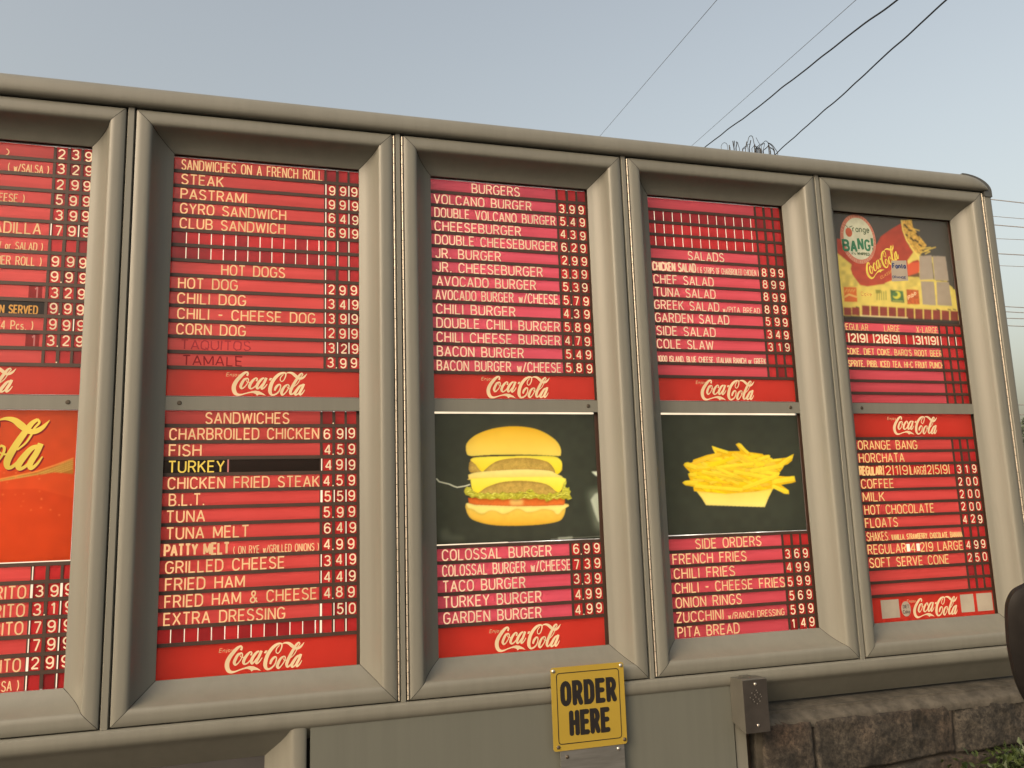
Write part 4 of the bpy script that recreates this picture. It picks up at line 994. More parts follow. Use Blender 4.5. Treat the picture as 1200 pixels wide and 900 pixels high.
# ---- fifth door, lower: cold and hot drinks
p = Panel(3, False, 'red lit menu panel listing coffee, milk, floats and shakes between two script logo strips', 'strip_warm', 'letter_amber', dx=-.002)
p.logo(p.y0 - p.pitch * 2 + .0066, p.y0 - .001, ix(3, .486), .95)
p.rail_below(1)
LA = M['letter_amber']
rows = [([('ORANGE BANG', .005, .477)], ''), ([('HORCHATA', .003, .36)], ''), ([('REGULAR', -.004, .17, .82, LA, .24), ('|2|1|9|', .183, .40, .82), ('LARGE', .405, .528, .72), ('|2|5|9|', .525, .725, .82)], '319'),
        ([('COFFEE', .0, .253)], '200'), ([('MILK', .003, .168)], '200'), ([('HOT CHOCOLATE', .005, .558)], '200'), ([('FLOATS', .0, .252)], '429'),
        ([('SHAKES:', .002, .173, .74), ('VANILLA, STRAWBERRY, CHOCOLATE, BANANA', .193, .765, .50, LA, .19)], ''), ([('REGULAR', .0, .297), ('|', .315, .322, .9, M['white_gap'], .4), ('4', .335, .375), ('|', .395, .402, .9, M['white_gap'], .4), ('2|9', .415, .515), ('LARGE', .558, .763)], '499'),
        ([('SOFT SERVE CONE', .003, .633)], '250'), ([], ''), ([], '')]
for i, (t, c) in enumerate(rows):
    p.row(2 + i, t, p3n(c) if c else ('', '', ''), strip=M['tile'] if i in (2,) else None); p.rail_below(2 + i)
p.dividers(2, 13)
yb, yt = iy(-2.094), p.y0 - p.pitch * 14 - .0066
lo = p.logo(yb, yt, ix(3, .486), .93)
for fa, fb in ((.055, .195), (.69, .80), (.825, .955)):
    st = MB(); a, b = ix(3, fa), ix(3, fb)
    st.quad(a, b, yb + .022, yt - .012, ZI + .0012, M['grey_sticker']); st.build('square_sticker', p.root, label='blank faded grey square sticker')
st = MB(); a = ix(3, .247); cy = (yb + yt) / 2; st.disc(a, cy, ZI + .0013, .026, .034, M['grey_sticker'], 24)
put_text(st, 'DIET', a - .015, a + .016, cy + .002, .017, ZI + .0017, M['grey_ink'], .22); put_text(st, 'Coke', a - .018, a + .018, cy - .022, .019, ZI + .0017, M['grey_ink'], .22)
st.build('round_sticker', p.root, label='small round grey sticker left of the script logo'); p.done()

# ---- first door (cut by the left edge of the photo), upper and lower
p = Panel(-1, True, 'red lit menu panel cut by the photo edge, with a black strip lettered in orange', 'strip_warm', 'letter', dx=.009)
ML = M['letter']
rows = [([(')', .60, .613, .5)], '239'), ([('( w/SALSA )', .615, .803, .6)], '329'), ([], '299'), ([('( w/CHEESE )', .46, .698, .6)], '599'), ([], '399'), ([('QUESADILLA', .40, .7826, .84)], '|7_9_|9'),
        ([('( COLE SLAW or SALAD )', .40, .797, .55)], ''), ([('( w/DINNER ROLL )', .46, .795, .62)], '999'), ([], '99._9'), ([('1', .775, .787, .8, M['dim_letter'])], '329'),
        ([('CHICKEN SERVED', .50, .791, .60, M['orange_letter'], .17)], '999'), ([('( 4 Pcs. )', .60, .7746, .62)], '99|_9'), ([('1', .775, .787, .8, M['dim_letter'])], '329'), ([], '')]
pr = [('2', '3', '9'), ('3', '2', '9'), ('2', '9', '9'), ('5', '9', '9'), ('3', '9', '9'), ('|7', '9', '|9'), ('', '', ''), ('9', '9', '9'), ('9.', '9', '9'), ('3', '2', '9'), ('9.', '9', '9'), ('9', '9', '|9'), ('3.', '2', '9'), ('.', '', '')]
for i, (t, _) in enumerate(rows):
    p.row(i, t, pr[i], strip=M['black_strip'] if i == 10 else None, label='black strip lettered CHICKEN SERVED in orange' if i == 10 else None); p.rail_below(i)
p.dividers(0, 13); p.logo(iy(-1.0815), p.y0 - p.pitch * 14 - .0066, ix(-1, .517), 1.0)
for r in (9, 12):
    yb, yt = p.rowspan(r); st = MB(); st.quad(ix(-1, .745), ix(-1, .808), yb, yt, ZI + .0003, M['tile_dark']); st.build('digit_tile', p.root, label='dark red unlit tile with a dim digit')
p.done()
p = Panel(-1, False, 'lit menu panel with an orange red soft drink picture above the burrito prices', 'strip_warm', 'letter', dx=.0165)
y9 = p.y0 - p.pitch * 9
pic = Print(gx(-1, -.012), gx(-1, .998), y9 + .0095, p.y0 - .004, 260, 200, (0, 470), 4.74)
pic.fill(col(214, 78, 32)); X, Y = pic.X, pic.Y; n2 = vnoise(X, Y, 60, 25)
pic.c *= (0.92 + .14 * n2)[..., None]
gsw = pic.poly([(-600, 560), (-200, 480), (0, 432), (200, 398), (300, 365), (405, 322), (405, 405), (300, 396), (200, 412), (0, 445), (-200, 500), (-600, 590)], col(176, 120, 44))
for i in range(-30, 34):
    for j in range(5): 
        px = i * 12.0; py = 398 - .33 * (px - 200) * (1 if px > 200 else .55) - 2 + j * 11; pic.line([(px, py), (px + 5, py - 1)], 5, np.array(col(226, 190, 96)), gsw)
pic.line([(-600, 570), (-200, 485), (0, 434), (200, 392), (300, 358), (406, 318)], 5, np.array(col(240, 170, 80)))
pic.poly([(-900, 560), (-200, 470), (0, 490), (200, 485), (410, 540), (400, 900), (-900, 900)], col(206, 70, 28), .95 + .1 * n2)
for _ in range(60): a, b = rng.uniform(-700, 390), rng.uniform(380, 640); pic.line([(a, b), (a + 3, b + 2)], rng.uniform(3, 8), np.array(col(232, 120, 60)))
po = pic.build('drink_poster', p.root, label='orange red printed picture with a script logo and a dotted gold wave')
lg = MB(); a = bp(59, 494, ZI); sc_ = 2.03
put_logo(lg, a[0] - (1.59e-4 * 875) * sc_, a[1] - .0395 * sc_, sc_, ZI + .0012, M['yellow_letter'], fat=1.0)
lg.build('script_lettering', po)
sd_ = MB(); put_logo(sd_, a[0] - (1.59e-4 * 875) * sc_ + .004, a[1] - .0395 * sc_ - .005, sc_, ZI + .0006, M['marker']); sd_.build('script_outline', po)
lk = MB(); lk.quad(gx(-1, -.012), gx(-1, .998), y9 + .0060, y9 + .0100, ZI + .0006, M['white_gap']); lk.build('bright_slit', p.root)
p.rail_below(8)
rows = [([], ('|', '', '')), ([('BURRITO', .56, .8154)], ('||3', '9', '||9')), ([('BURRITO', .56, .8146)], ('3.', '1', '|9')), ([('BURRITO', .56, .8125)], ('|7', '9', '|9')), ([], ('|7', '9', '|9')), ([('BURRITO', .57, .8119)], ('||2', '9', '|9')), ([('( w/SALSA )', .60, .8103, .62)], ('|', '', '|'))]
for i, (t, c) in enumerate(rows):
    p.row(9 + i, t, c)
    if i < 6: p.rail_below(9 + i)
p.dividers(9, 15); p.done()

# ================================================================ PEDESTAL CABINET UNDER THE BOARD
YG = (0.10 - ZT) / S                                               # planting bed level
ped = thing('pedestal_cabinet', P(1.5, YG, -.1), 'plain taupe metal cabinet below the menu board behind the order sign', 'cabinet')
pb = MB()
prof = [(-2.272, -.012), (-2.266, -.004), (-2.2625, .0)]
pb.box(.668, 2.345, YG, -2.272, -.30, .0005, M['panel_paint_shaded'])
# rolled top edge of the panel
pb.extrude_x([(-2.272, -.02), (-2.272, .0005), (-2.266, -.0005), (-2.2635, -.0045), (-2.2625, -.012), (-2.2625, -.02)], .668, 2.345, M['panel_paint_shaded'])
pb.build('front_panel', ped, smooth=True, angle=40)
# post on the left with its bevelled recess, and on the right
lp = MB(); prof = [(.514, -.1), (.540, -.075), (.567, -.048), (.590, -.022), (.600, -.006), (.606, .0005), (.614, .0035), (.630, .0035), (.648, .0025), (.655, -.003), (.655, -.10)]
n = len(prof); v = [P(x, YG, z) for x, z in prof] + [P(x, (-2.2700 if z > -.003 else -2.2790 + (z * -.0) - max(0, (-.004 - z)) * 1.02 + (.0 if z < -.006 else .004)), z) for x, z in prof]
lp.add(v, [(i, (i + 1) % n, n + (i + 1) % n, n + i) for i in range(n)] + [tuple(reversed(range(n))), tuple(range(n, 2 * n))], M['paint'])
lp.build('post', ped, smooth=True, angle=35)
rp = MB(); rp.box(2.353, 2.402, YG, -2.279, -.20, -.006, M['paint']); rp.build('post', ped)
dk = MB(); dk.box(.6555, .6675, YG, -2.275, -.28, -.045, M['gap']); dk.box(2.3455, 2.3525, YG, -2.29, -.28, -.03, M['gap']); dk.build('joint', ped)
rc = MB(); rc.box(XL, .5138, YG, -2.3785, -.16, -.101, M['recess']); rc.build('recessed_panel', ped, label='dark recessed panel left of the post')
# downpipe behind the speaker
pp = MB(); pp.tube([P(2.432, YG, -.075), P(2.432, -2.385, -.075)], .022 * S, M['pipe'], 14); pp = pp.build('pipe', None, smooth=True, angle=50)
tag(pp, 'dark brown vertical pipe between the cabinet and the stone wall', 'pipe')

# ================================================================ STONE WALL
wall = thing('stone_wall', P(4.2, YG, -.05), 'rough brown rock-faced stone wall under the right half of the menu board', 'wall')
def stone_face():
    x0, x1, y1, y0 = 2.46, 6.6, -2.43, YG - .02
    nx, ny = 560, 150
    xs = np.linspace(x0, x1, nx); ys = np.linspace(y0, y1, ny); X, Y = np.meshgrid(xs, ys)
    # courses of blocks with their own vertical joints
    courses = [(-2.43, -2.655, [2.46, 2.707, 3.427, 4.25, 4.9, 5.7, 6.6]), (-2.655, -2.90, [2.46, 2.95, 3.72, 4.4, 5.3, 6.0, 6.6]), (-2.90, -3.12, [2.46, 2.75, 3.3, 4.1, 4.8, 5.6, 6.6]), (-3.12, YG - .05, [2.46, 3.1, 3.9, 4.6, 5.4, 6.6])]
    wob = (vnoise(X, Y, .16, 31) - .5) * .020; wobx = (vnoise(X, Y, .13, 32) - .5) * .024
    d = np.full(X.shape, 9.0); tone = np.zeros(X.shape); warm = np.zeros(X.shape); z = np.zeros(X.shape); r = np.random.default_rng(5)
    Yw = Y + wob + np.where(X < 3.0, 0, 0); Xw = X + wobx
    fixed = {(0, 0): (.32, .9), (0, 1): (.42, .55), (0, 2): (.36, .1)}
    for ci, (t, b, vj) in enumerate(courses):
        for bi in range(len(vj) - 1):
            m = (Yw <= t + (.2 if ci == 0 else 0)) & (Yw > b) & (Xw >= vj[bi]) & (Xw < vj[bi + 1])
            dd = np.minimum(np.minimum(np.where(ci == 0, 9, t - Yw), Yw - b), np.minimum(Xw - vj[bi], vj[bi + 1] - Xw))
            d[m] = dd[m]; tn, wm = fixed.get((ci, bi), (r.uniform(.28, .5), r.uniform(0, .8))); tone[m] = tn; warm[m] = wm
            z[m] = (r.uniform(-.008, .012) + (X - X.mean()) * 0)[m] if True else 0
    edge = np.clip(d / .016, 0, 1); edge = edge * edge * (3 - 2 * edge)
    fb = lambda s_, k: vnoise(X, Y, s_, k) - .5
    rough = fb(.26, 41) * .022 + fb(.09, 42) * .009 + fb(.037, 43) * .0035 + fb(.017, 44) * .0015
    chip = np.abs(fb(.09, 45)) * .05
    Z = .012 + z + edge * (.016 + rough - chip * .4) - (1 - edge) * (.010 - fb(.012, 46) * .008)
    # top rounds back under the mortar ledge
    Z -= np.clip((Y + 2.455) / .03, 0, 1) ** 2 * .03
    v = [P(a, b, c) for a, b, c in zip(X.ravel(), Y.ravel(), Z.ravel())]
    i = np.arange(nx * ny).reshape(ny, nx); F = np.stack([i[:-1, :-1], i[:-1, 1:], i[1:, 1:], i[1:, :-1]], -1).reshape(-1, 4)
    return v, F, tone.ravel(), warm.ravel(), (1 - np.clip(d / .010, 0, 1)).ravel()
m, t, b = newmat('rock_face')
at = nd(t, 'ShaderNodeAttribute', attribute_name='stone')
sp = nd(t, 'ShaderNodeSeparateColor'); t.links.new(at.outputs['Color'], sp.inputs[0])
n1_ = mapped_noise(t, 13, (1, 1, 1), 9, .72); n2_ = mapped_noise(t, 3.2, (1, 1, 1), 3, .5)
ra = ramp(t, n1_.outputs['Fac'], (.009, .008, .0065), (.068, .060, .050), .36, .70)
rb = ramp(t, n1_.outputs['Fac'], (.013, .008, .005), (.068, .040, .025), .36, .70)
mu = nd(t, 'ShaderNodeMath', operation='MULTIPLY'); t.links.new(sp.outputs[1], mu.inputs[0])
r2 = ramp(t, n2_.outputs['Fac'], (0, 0, 0), (1, 1, 1), .42, .62); t.links.new(r2.outputs['Color'], mu.inputs[1])
mx = nd(t, 'ShaderNodeMix', data_type='RGBA'); t.links.new(mu.outputs[0], mx.inputs['Factor']); t.links.new(ra.outputs[0], mx.inputs['A']); t.links.new(rb.outputs[0], mx.inputs['B'])
ng = mapped_noise(t, 75, (1, 1, 1), 6, .8); rg = ramp(t, ng.outputs['Fac'], (.32, .32, .32), (1.75, 1.7, 1.6), .40, .64)
mg = nd(t, 'ShaderNodeMix', data_type='RGBA', blend_type='MULTIPLY'); mg.inputs['Factor'].default_value = 1.0; t.links.new(mx.outputs['Result'], mg.inputs['A']); t.links.new(rg.outputs['Color'], mg.inputs['B']); mx = mg
mj = nd(t, 'ShaderNodeMix', data_type='RGBA'); mj.inputs['B'].default_value = (.020, .016, .012, 1); t.links.new(sp.outputs[2], mj.inputs['Factor']); t.links.new(mx.outputs['Result'], mj.inputs['A'])
t.links.new(mj.outputs['Result'], b.inputs['Base Color']); b.inputs['Roughness'].default_value = .85
n3_ = mapped_noise(t, 60, (1, 1, 1), 8, .68); bu = nd(t, 'ShaderNodeBump'); bu.inputs['Strength'].default_value = .8; bu.inputs['Distance'].default_value = .005
t.links.new(n3_.outputs['Fac'], bu.inputs['Height']); t.links.new(bu.outputs[0], b.inputs['Normal']); M['rock'] = m
v, F, tone, warm, jt = stone_face(); sb = MB(); sb.add(v, [tuple(int(q) for q in f) for f in F], M['rock'])
so_ = sb.build('rock_face', wall); so_.data.polygons.foreach_set('use_smooth', [True] * len(so_.data.polygons))
at_ = so_.data.color_attributes.new('stone', 'FLOAT_COLOR', 'POINT'); at_.data.foreach_set('color', np.stack([tone, warm, jt, np.ones_like(jt)], 1).ravel())
# mortar ledge on top of the stones, sloping out from under the board
M['mortar'] = surf('mortar', (.040, .036, .029), (.088, .079, .064), .95, 22, (1, 1, 1), .8, 120, spots=((.11, .10, .085), 60, .64))
lm = MB(); nx = 260; prof0 = [(-2.396, -.20), (-2.390, -.125), (-2.394, -.085), (-2.403, -.045), (-2.417, -.012), (-2.428, .014), (-2.440, .022), (-2.47, .016)]
for i in range(nx + 1):
    x = 2.46 + (6.6 - 2.46) * i / nx
    for j, (y, z) in enumerate(prof0):
        q_ = (rng.random() - .5) * .005 + .010 * math.sin(x * 7.3 + j) * (j > 4) * .4
        lm.v.append(tuple(P(x, y + (q_ if j > 1 else 0), z + (q_ * .6 if j > 1 else 0))))
lm.mi(M['mortar']); k = len(prof0)
for i in range(nx):
    for j in range(k - 1): lm.f.append([i * k + j, i * k + j + 1, (i + 1) * k + j + 1, (i + 1) * k + j]); lm.m.append(0)
lm.build('mortar_ledge', wall, smooth=True, angle=80)
cb = MB(); cb.box(2.46, 6.6, YG, -2.40, -.40, -.03, M['mortar']); cb.build('wall_core', wall)

# ================================================================ ORDER HERE SIGN
zs = .030
c = [np.array(bp(*q, zs)) for q in ((645.5, 782), (733.5, 776.5), (732, 872), (648.5, 881))]
sx0, sx1, sy0, sy1 = (c[0][0] + c[3][0]) / 2, (c[1][0] + c[2][0]) / 2, (c[2][1] + c[3][1]) / 2, (c[0][1] + c[1][1]) / 2
sign = thing('order_sign', P((sx0 + sx1) / 2, sy0, zs), 'yellow square metal sign reading ORDER HERE in black, on the taupe cabinet', 'sign')
def rrect(x0, x1, y0, y1, r, n=5):
    o = []
    for cx, cy, a in ((x1 - r, y1 - r, 0), (x0 + r, y1 - r, 90), (x0 + r, y0 + r, 180), (x1 - r, y0 + r, 270)):
        o += [(cx + r * math.cos(math.radians(a + 90 * i / n)), cy + r * math.sin(math.radians(a + 90 * i / n))) for i in range(n + 1)]
    return o
pt = MB(); pt.prism(rrect(sx0, sx1, sy0, sy1, .010), zs - .003, zs, M['sign_yellow']); plate = pt.build('plate', sign)
ink = MB(); r_o = rrect(sx0 + .022, sx1 - .022, sy0 + .024, sy1 - .022, .012); ink.stroke(r_o + [r_o[0]], .0032, zs + .0006, M['sign_ink'])
w_, h_ = sx1 - sx0, sy1 - sy0
def fat_text(mb, txt, x0, x1, y, h, lw, z, mat):
    """thick rounded lettering: every stroke gets round ends"""
    st, w = text_strokes(txt, space=.50); sx = (x1 - x0 - lw) / w
    st, _ = split_sharp(st, [0] * len(st))
    for i, s_ in enumerate(st):
        pts = [(x0 + lw / 2 + a * sx, y + lw / 2 + b_ * (h - lw)) for a, b_ in s_]
        zz = z + .00006 * i; mb.stroke(pts, lw, zz, mat)
        for q_ in ((pts[0], pts[-1]) if abs(pts[0][0] - pts[-1][0]) + abs(pts[0][1] - pts[-1][1]) > 1e-6 else ()): mb.disc(q_[0], q_[1], zz + .00003, lw / 2, lw / 2, mat, 14)
fat_text(ink, 'ORDER', sx0 + .115 * w_, sx0 + .885 * w_, sy0 + .525 * h_, .305 * h_, .0185, zs + .0006, M['sign_ink'])
fat_text(ink, 'HERE', sx0 + .22 * w_, sx0 + .775 * w_, sy0 + .165 * h_, .305 * h_, .0185, zs + .0006, M['sign_ink'])
ink.build('lettering', plate)
br = MB(); br.prism(rrect(sx0 + .028, sx1 - .012, YG, sy0 + .02, .004), zs - .010, zs - .0035, M['alu']); br.box(sx0 + .05, sx1 - .03, YG, sy0 - .02, .001, zs - .0105, M['alu']); br.build('bracket', sign, label='grey aluminium bracket below the yellow plate')
for (x, y, mt, z) in ((sx0 + .011, sy1 - .013, 'screw', zs), (sx1 - .011, sy1 - .012, 'screw', zs), (sx0 + .020, sy0 + .014, 'screw_dark', zs), (sx1 - .010, sy0 + .016, 'screw_dark', zs), (sx0 + .055, sy0 - .024, 'screw_dark', zs - .0035), (sx1 - .036, sy0 - .016, 'screw', zs - .0035)):
    sc = MB(); n = 12; r = .0075
    sc.add([P(x + r * math.cos(2 * math.pi * i / n), y + r * math.sin(2 * math.pi * i / n), z + .0002) for i in range(n)] + [P(x + r * .6 * math.cos(2 * math.pi * i / n), y + r * .6 * math.sin(2 * math.pi * i / n), z + .004) for i in range(n)],
           [(i, (i + 1) % n, n + (i + 1) % n, n + i) for i in range(n)] + [tuple(range(n, 2 * n))], M[mt]); sc.build('screw', sign, smooth=True, angle=60)

# ================================================================ SPEAKER BOX
spk = thing('speaker_box', P(2.392, -2.45, .002), 'small metal intercom speaker box with a dark perforated face at the cabinet corner', 'speaker')
X0, X1 = 2.338, 2.4495; zf = .100
hb = MB()
outl = [(-2.2405, .0035), (-2.2345, zf - .004), (-2.2385, zf), (-2.4415, zf), (-2.415, .0035)]          # side outline (y, z)
n = len(outl); v = [P(X0, y, z) for y, z in outl] + [P(X1, y, z) for y, z in outl]
hb.add(v, [(i, n + i, n + (i + 1) % n, (i + 1) % n) for i in range(n)] + [tuple(range(n)), tuple(reversed(range(n, 2 * n)))], M['spk_side']); hs = hb.build('housing', spk)
bv = hs.modifiers.new('bevel', 'BEVEL'); bv.width = .0015; bv.segments = 2
fc = MB(); fc.box(X0 + .0015, X1 - .0015, -2.440, -2.2395, zf + .0004, zf + .0035, M['spk_face']); face = fc.build('face_plate', spk)
gr_ = MB()
for i in range(-3, 4):
    for j in range(-3, 4):
        a = (i + .5 * (j % 2)) * .0085; b_ = j * .0085
        if math.hypot(a, b_) < .027: gr_.disc((X0 + X1) / 2 + a, -2.305 + b_, zf + .0038, .0024, .0024, M['screw'] if (i + j) % 3 == 0 else M['gap'], 8)
gr_.build('speaker_grille', face)
for y in (-2.256, -2.413):
    sc = MB(); n = 10; r = .0062; x = (X0 + X1) / 2 + .002
    sc.add([P(x + r * math.cos(2 * math.pi * i / n), y + r * math.sin(2 * math.pi * i / n), zf + .0036) for i in range(n)] + [P(x + r * .6 * math.cos(2 * math.pi * i / n), y + r * .6 * math.sin(2 * math.pi * i / n), zf + .0065) for i in range(n)],
           [(i, (i + 1) % n, n + (i + 1) % n, n + i) for i in range(n)] + [tuple(range(n, 2 * n))], M['screw']); sc.build('screw', face, smooth=True, angle=60)
tpl = MB(); tpl.box(X0 + .035, X0 + .075, -2.2395, -2.234, .02, .05, M['spk_side']); tpl.build('top_clip', spk)

# ================================================================ OVERHEAD WIRES
def wire(name, a, b, r, mat, label, group, amp=0.0, sag=0.0, seed=0, twist=0):
    mb = MB(); n = 140 if amp else 40; rr = np.random.default_rng(seed); ph = rr.uniform(0, 6, 6)
    pts = []
    d = b - a
    for i in range(n + 1):
        t = i / n; q = a + d * t; q.z -= sag * 4 * t * (1 - t)
        if amp:
            o = sum(math.sin(t * f * d.length + ph[k]) * w for k, (f, w) in enumerate(((1.9, .5), (4.3, .3), (8.1, .2), (15, .08)))) * amp
            q.z += o; q.x += o * .6
        pts.append(q)
    mb.tube(pts, r, mat, 6); o = mb.build(name, smooth=True, angle=80)
    return tag(o, label, 'wire', group)
def beyond(u1, v1, d1, u2, v2, d2, e1=.6, e2=.6):
    """a straight line through two photo points at given distances, run on past both"""
    a, b = ray(u1, v1, d1), ray(u2, v2, d2); d = b - a
    return a - d * e1, b + d * e2
a, b = beyond(1110, 0, 6.5, 912, 178, 10.5, .5, .7)
wire('overhead_cable', a, b, .0066, M['wire'], 'thick black wavy overhead cable, the right one of two', 'black cables above the menu board', .020, 0, 1)
a, b = beyond(1050, 0, 6.5, 831, 169, 10.5, .5, .7)
wire('overhead_cable', a, b, .0066, M['wire'], 'thick black wavy overhead cable, the left one of two', 'black cables above the menu board', .020, 0, 2)
a, b = beyond(1003, 0, 9, 815, 167, 14, .5, .7)
wire('overhead_wire', a, b, .0030, M['wire_grey'], 'thin grey overhead wire just left of the black cables', 'thin wires above the menu board')
a, b = beyond(840, 0, 9, 706, 156, 14, .5, .7)
wire('overhead_wire', a, b, .0030, M['wire_grey'], 'thin grey overhead wire farthest left in the sky', 'thin wires above the menu board')
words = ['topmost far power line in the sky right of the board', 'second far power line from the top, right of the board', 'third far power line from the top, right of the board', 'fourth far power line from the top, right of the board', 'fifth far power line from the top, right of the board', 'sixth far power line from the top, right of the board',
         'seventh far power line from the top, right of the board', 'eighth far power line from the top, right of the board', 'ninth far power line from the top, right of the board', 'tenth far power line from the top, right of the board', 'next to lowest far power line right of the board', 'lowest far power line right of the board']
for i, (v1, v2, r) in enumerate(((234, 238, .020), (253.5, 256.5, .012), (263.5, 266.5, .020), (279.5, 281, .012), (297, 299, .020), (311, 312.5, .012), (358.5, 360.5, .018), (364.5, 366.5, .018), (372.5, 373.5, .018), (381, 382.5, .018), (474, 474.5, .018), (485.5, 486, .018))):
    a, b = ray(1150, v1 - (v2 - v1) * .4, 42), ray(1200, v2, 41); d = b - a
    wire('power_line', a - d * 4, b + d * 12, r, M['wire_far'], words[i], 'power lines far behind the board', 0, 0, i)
# tangle of thin wires on the roof, between the black cables
tg = MB(); zt = -.12
TR_ = [(.7, (250, 215), (262, 190), (290, 172), (318, 190), (328, 235)), (1.6, (345, 200), (352, 228)), (1.5, (388, 152), (394, 190), (402, 235)), (1.2, (408, 150), (405, 190), (402, 232)),
       (1.5, (430, 160), (436, 185), (430, 205), (425, 235)), (.9, (444, 165), (452, 200), (465, 240)), (1.2, (500, 245), (545, 205), (555, 165)), (1.2, (535, 250), (550, 160)),
       (1.0, (560, 170), (575, 112), (595, 92), (618, 102), (630, 150), (640, 190), (660, 225)), (1.6, (598, 145), (590, 190), (580, 240)), (.8, (555, 192), (592, 188)), (.9, (610, 240), (650, 195)),
       (1.7, (640, 200), (690, 250)), (1.7, (650, 242), (710, 240)), (1.4, (670, 215), (720, 255)), (1.0, (700, 215), (745, 172), (775, 152), (805, 175), (850, 215), (875, 260)),
       (1.3, (740, 265), (790, 225), (805, 200)), (1.2, (800, 170), (815, 215), (830, 275)), (1.5, (820, 225), (860, 250), (875, 280)), (.7, (660, 112), (690, 170), (702, 192), (690, 218)), (.7, (640, 260), (700, 195), (760, 185)), (1.0, (800, 172), (850, 200), (912, 285)), (.8, (560, 200), (535, 235), (505, 250)), (.8, (720, 205), (760, 180), (745, 250))]
for k_, st in enumerate(TR_):
    zz = zt + rng.uniform(-.03, .03); p3_ = []
    for (a, b) in st[1:]:
        q = bp(820 + a / 10, 150 + b / 10, zz); p3_.append((q[0], q[1]))
    if len(p3_) > 2: p3_ = [tuple(q[:2]) for q in dense([(a, b, 1) for a, b in p3_], 4)]
    lows = [e for e in (0, -1) if st[1:][e][1] > 195]
    if 0 in lows: p3_ = [(p3_[0][0], .083)] + p3_
    if -1 in lows: p3_ = p3_ + [(p3_[-1][0], .083)]
    tg.tube([P(a, b, zz) for a, b in p3_], st[0] * .0011, M['wire'], 5)
tag(tg.build('wire_tangle'), 'tangle of thin dark wire loops on the board roof between the black cables', 'wire tangle')

# ================================================================ CAR MIRROR at the right edge (the viewer's own car)
mir = thing('car_mirror', ray(1235, 760, 1.0), 'black rounded back of a car door mirror at the right edge', 'car mirror')
fw = f_.copy(); rt = r_.copy(); dn = d_.copy()
dep = .80; px = dep / CF
ctr = P(*CC) + fw * dep + rt * ((1262 - 600) * px) + dn * ((753 - 450) * px)
trace = [(1177, 720), (1178, 706), (1184, 693), (1194, 686), (1212, 679), (1240, 672), (1275, 668), (1310, 672), (1334, 688), (1344, 715), (1342, 750), (1330, 790), (1305, 822), (1270, 838), (1238, 842), (1214, 834), (1198, 818), (1187, 792), (1180, 760), (1178, 740)]
tr3 = dense([(a, b, 1) for a, b in trace + trace[:1]], 3)[:-1]
out = [(a - 1262, b - 753) for a, b, _ in tr3]
away = (ctr - P(*CC)).normalized(); mm = MB(); rings = []
for (k_, dz) in ((.80, -.030), (.93, -.024), (.985, -.012), (1.0, .0), (.985, .03), (.90, .062), (.70, .09), (.35, .105)):
    rings.append([ctr + rt * (x * k_ * px) + dn * (y * k_ * px) + away * dz for x, y in out])
v = [q for r__ in rings for q in r__]; n = len(out); f__ = []
for i in range(len(rings) - 1):
    for j in range(n): f__.append((i * n + j, i * n + (j + 1) % n, (i + 1) * n + (j + 1) % n, (i + 1) * n + j))
f__ += [tuple(reversed(range(n))), tuple(range(len(v) - n, len(v)))]
mm.add(v, f__, M['mirror_black']); mm.build('housing', mir, smooth=True, angle=60)
am = MB(); am.tube([ctr + rt * .05 + dn * .055 + fw * .03, ctr + rt * .09 + dn * .085 + fw * .01, ctr + rt * .16 + dn * .10 - fw * .02], [.022, .02, .026], M['mirror_black'], 12); am.build('arm', mir, smooth=True, angle=60)

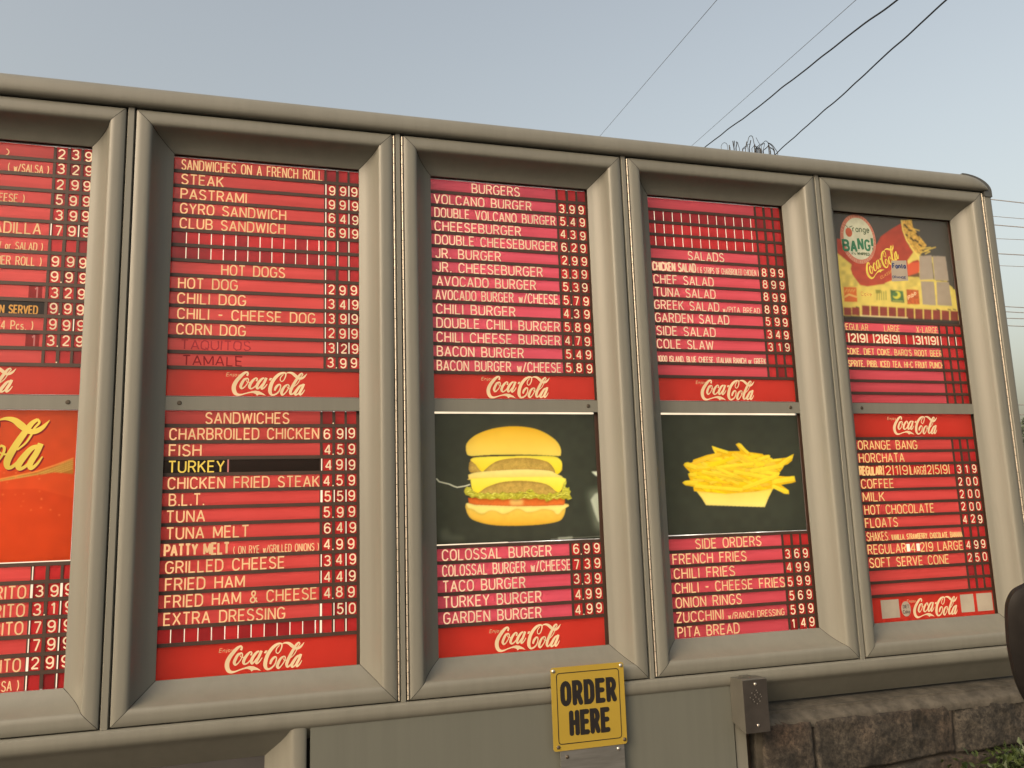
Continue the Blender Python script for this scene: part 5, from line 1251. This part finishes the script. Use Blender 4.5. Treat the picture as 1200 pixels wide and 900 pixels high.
# ================================================================ PLANTS
def leafy(name, base, n, rx, ry, h, size, mat, label, cat, seed, stems=9):
    r = np.random.default_rng(seed); root = thing(name, base, label, cat); lf = MB(); sm = MB()
    for i in range(stems):
        a = r.uniform(0, 6.28); tip = base + Vector((math.cos(a) * rx * r.uniform(.3, .8), math.sin(a) * ry * r.uniform(.3, .8), h * r.uniform(.6, .95)))
        sm.tube([base + Vector((math.cos(a) * .03, math.sin(a) * .03, 0)), (base + tip) / 2 + Vector((0, 0, h * .08)), tip], [.008, .006, .003], M['twig'], 5)
    cl = [(r.uniform(-1, 1), r.uniform(-1, 1), r.uniform(.35, 1.0), r.uniform(.25, .5)) for _ in range(26)]
    for i in range(n):
        c_ = cl[r.integers(len(cl))]; q = np.array(c_[:3]) + r.normal(0, c_[3] * .5, 3) * np.array([1, 1, .55])
        pz = max(.03, min(1.05, q[2])) * h; p0 = base + Vector((q[0] * rx, q[1] * ry, pz))
        d1 = Vector(r.normal(0, 1, 3)).normalized(); d1.z = abs(d1.z) * .6 + .1; d1.normalize(); d2 = d1.cross(Vector(r.normal(0, 1, 3))).normalized(); s_ = size * r.uniform(.6, 1.3); nn = d1.cross(d2)
        lf.add([p0, p0 + d1 * s_ * .5 + d2 * s_ * .28 + nn * s_ * .07, p0 + d1 * s_, p0 + d1 * s_ * .5 - d2 * s_ * .28 + nn * s_ * .07], [(0, 1, 2), (0, 2, 3)], mat)
    sm.build('stem', root); lf.build('foliage', root); return root
q = bp(1190, 906, .16)
leafy('shrub', Vector((q[0] * S + .06, -.16 * S - .03, .10)), 4200, .26, .10, ZT + q[1] * S - .10 + .035, .026, M['leaf'], 'low green leafy shrub at the foot of the stone wall', 'shrub', 3)
tb = ray(1213, 520, 45); tb.z = 0
tr_ = thing('far_tree', tb, 'distant dark tree just showing past the right end of the board', 'tree')
tk = MB(); tk.tube([tb, tb + Vector((0, 0, 1.2)), tb + Vector((.1, 0, 2.0))], [.16, .12, .08], M['twig'], 8); tk.build('trunk', tr_)
ht = ray(1200, 489, 45).z; cr = MB(); r = np.random.default_rng(9)
for i in range(2600):
    a = r.uniform(0, 6.28); b_ = r.uniform(0, 1) ** .5; zz = 1.1 + (ht - 1.1) * r.uniform(0, 1); k_ = math.sin(math.pi * min(1, max(.05, (zz - .7) / (ht - .6)))) ** .6
    p0 = tb + Vector((math.cos(a) * b_ * 1.1 * k_, math.sin(a) * b_ * 1.1 * k_, zz)); d1 = Vector(r.normal(0, 1, 3)).normalized(); d2 = d1.orthogonal().normalized(); s_ = r.uniform(.07, .14)
    cr.add([p0, p0 + d1 * s_ + d2 * s_ * .4, p0 + d1 * s_ * 1.8, p0 + d1 * s_ - d2 * s_ * .4], [(0, 1, 2, 3)], M['far_leaf'])
cr.build('crown', tr_)
bpy.context.view_layer.update()
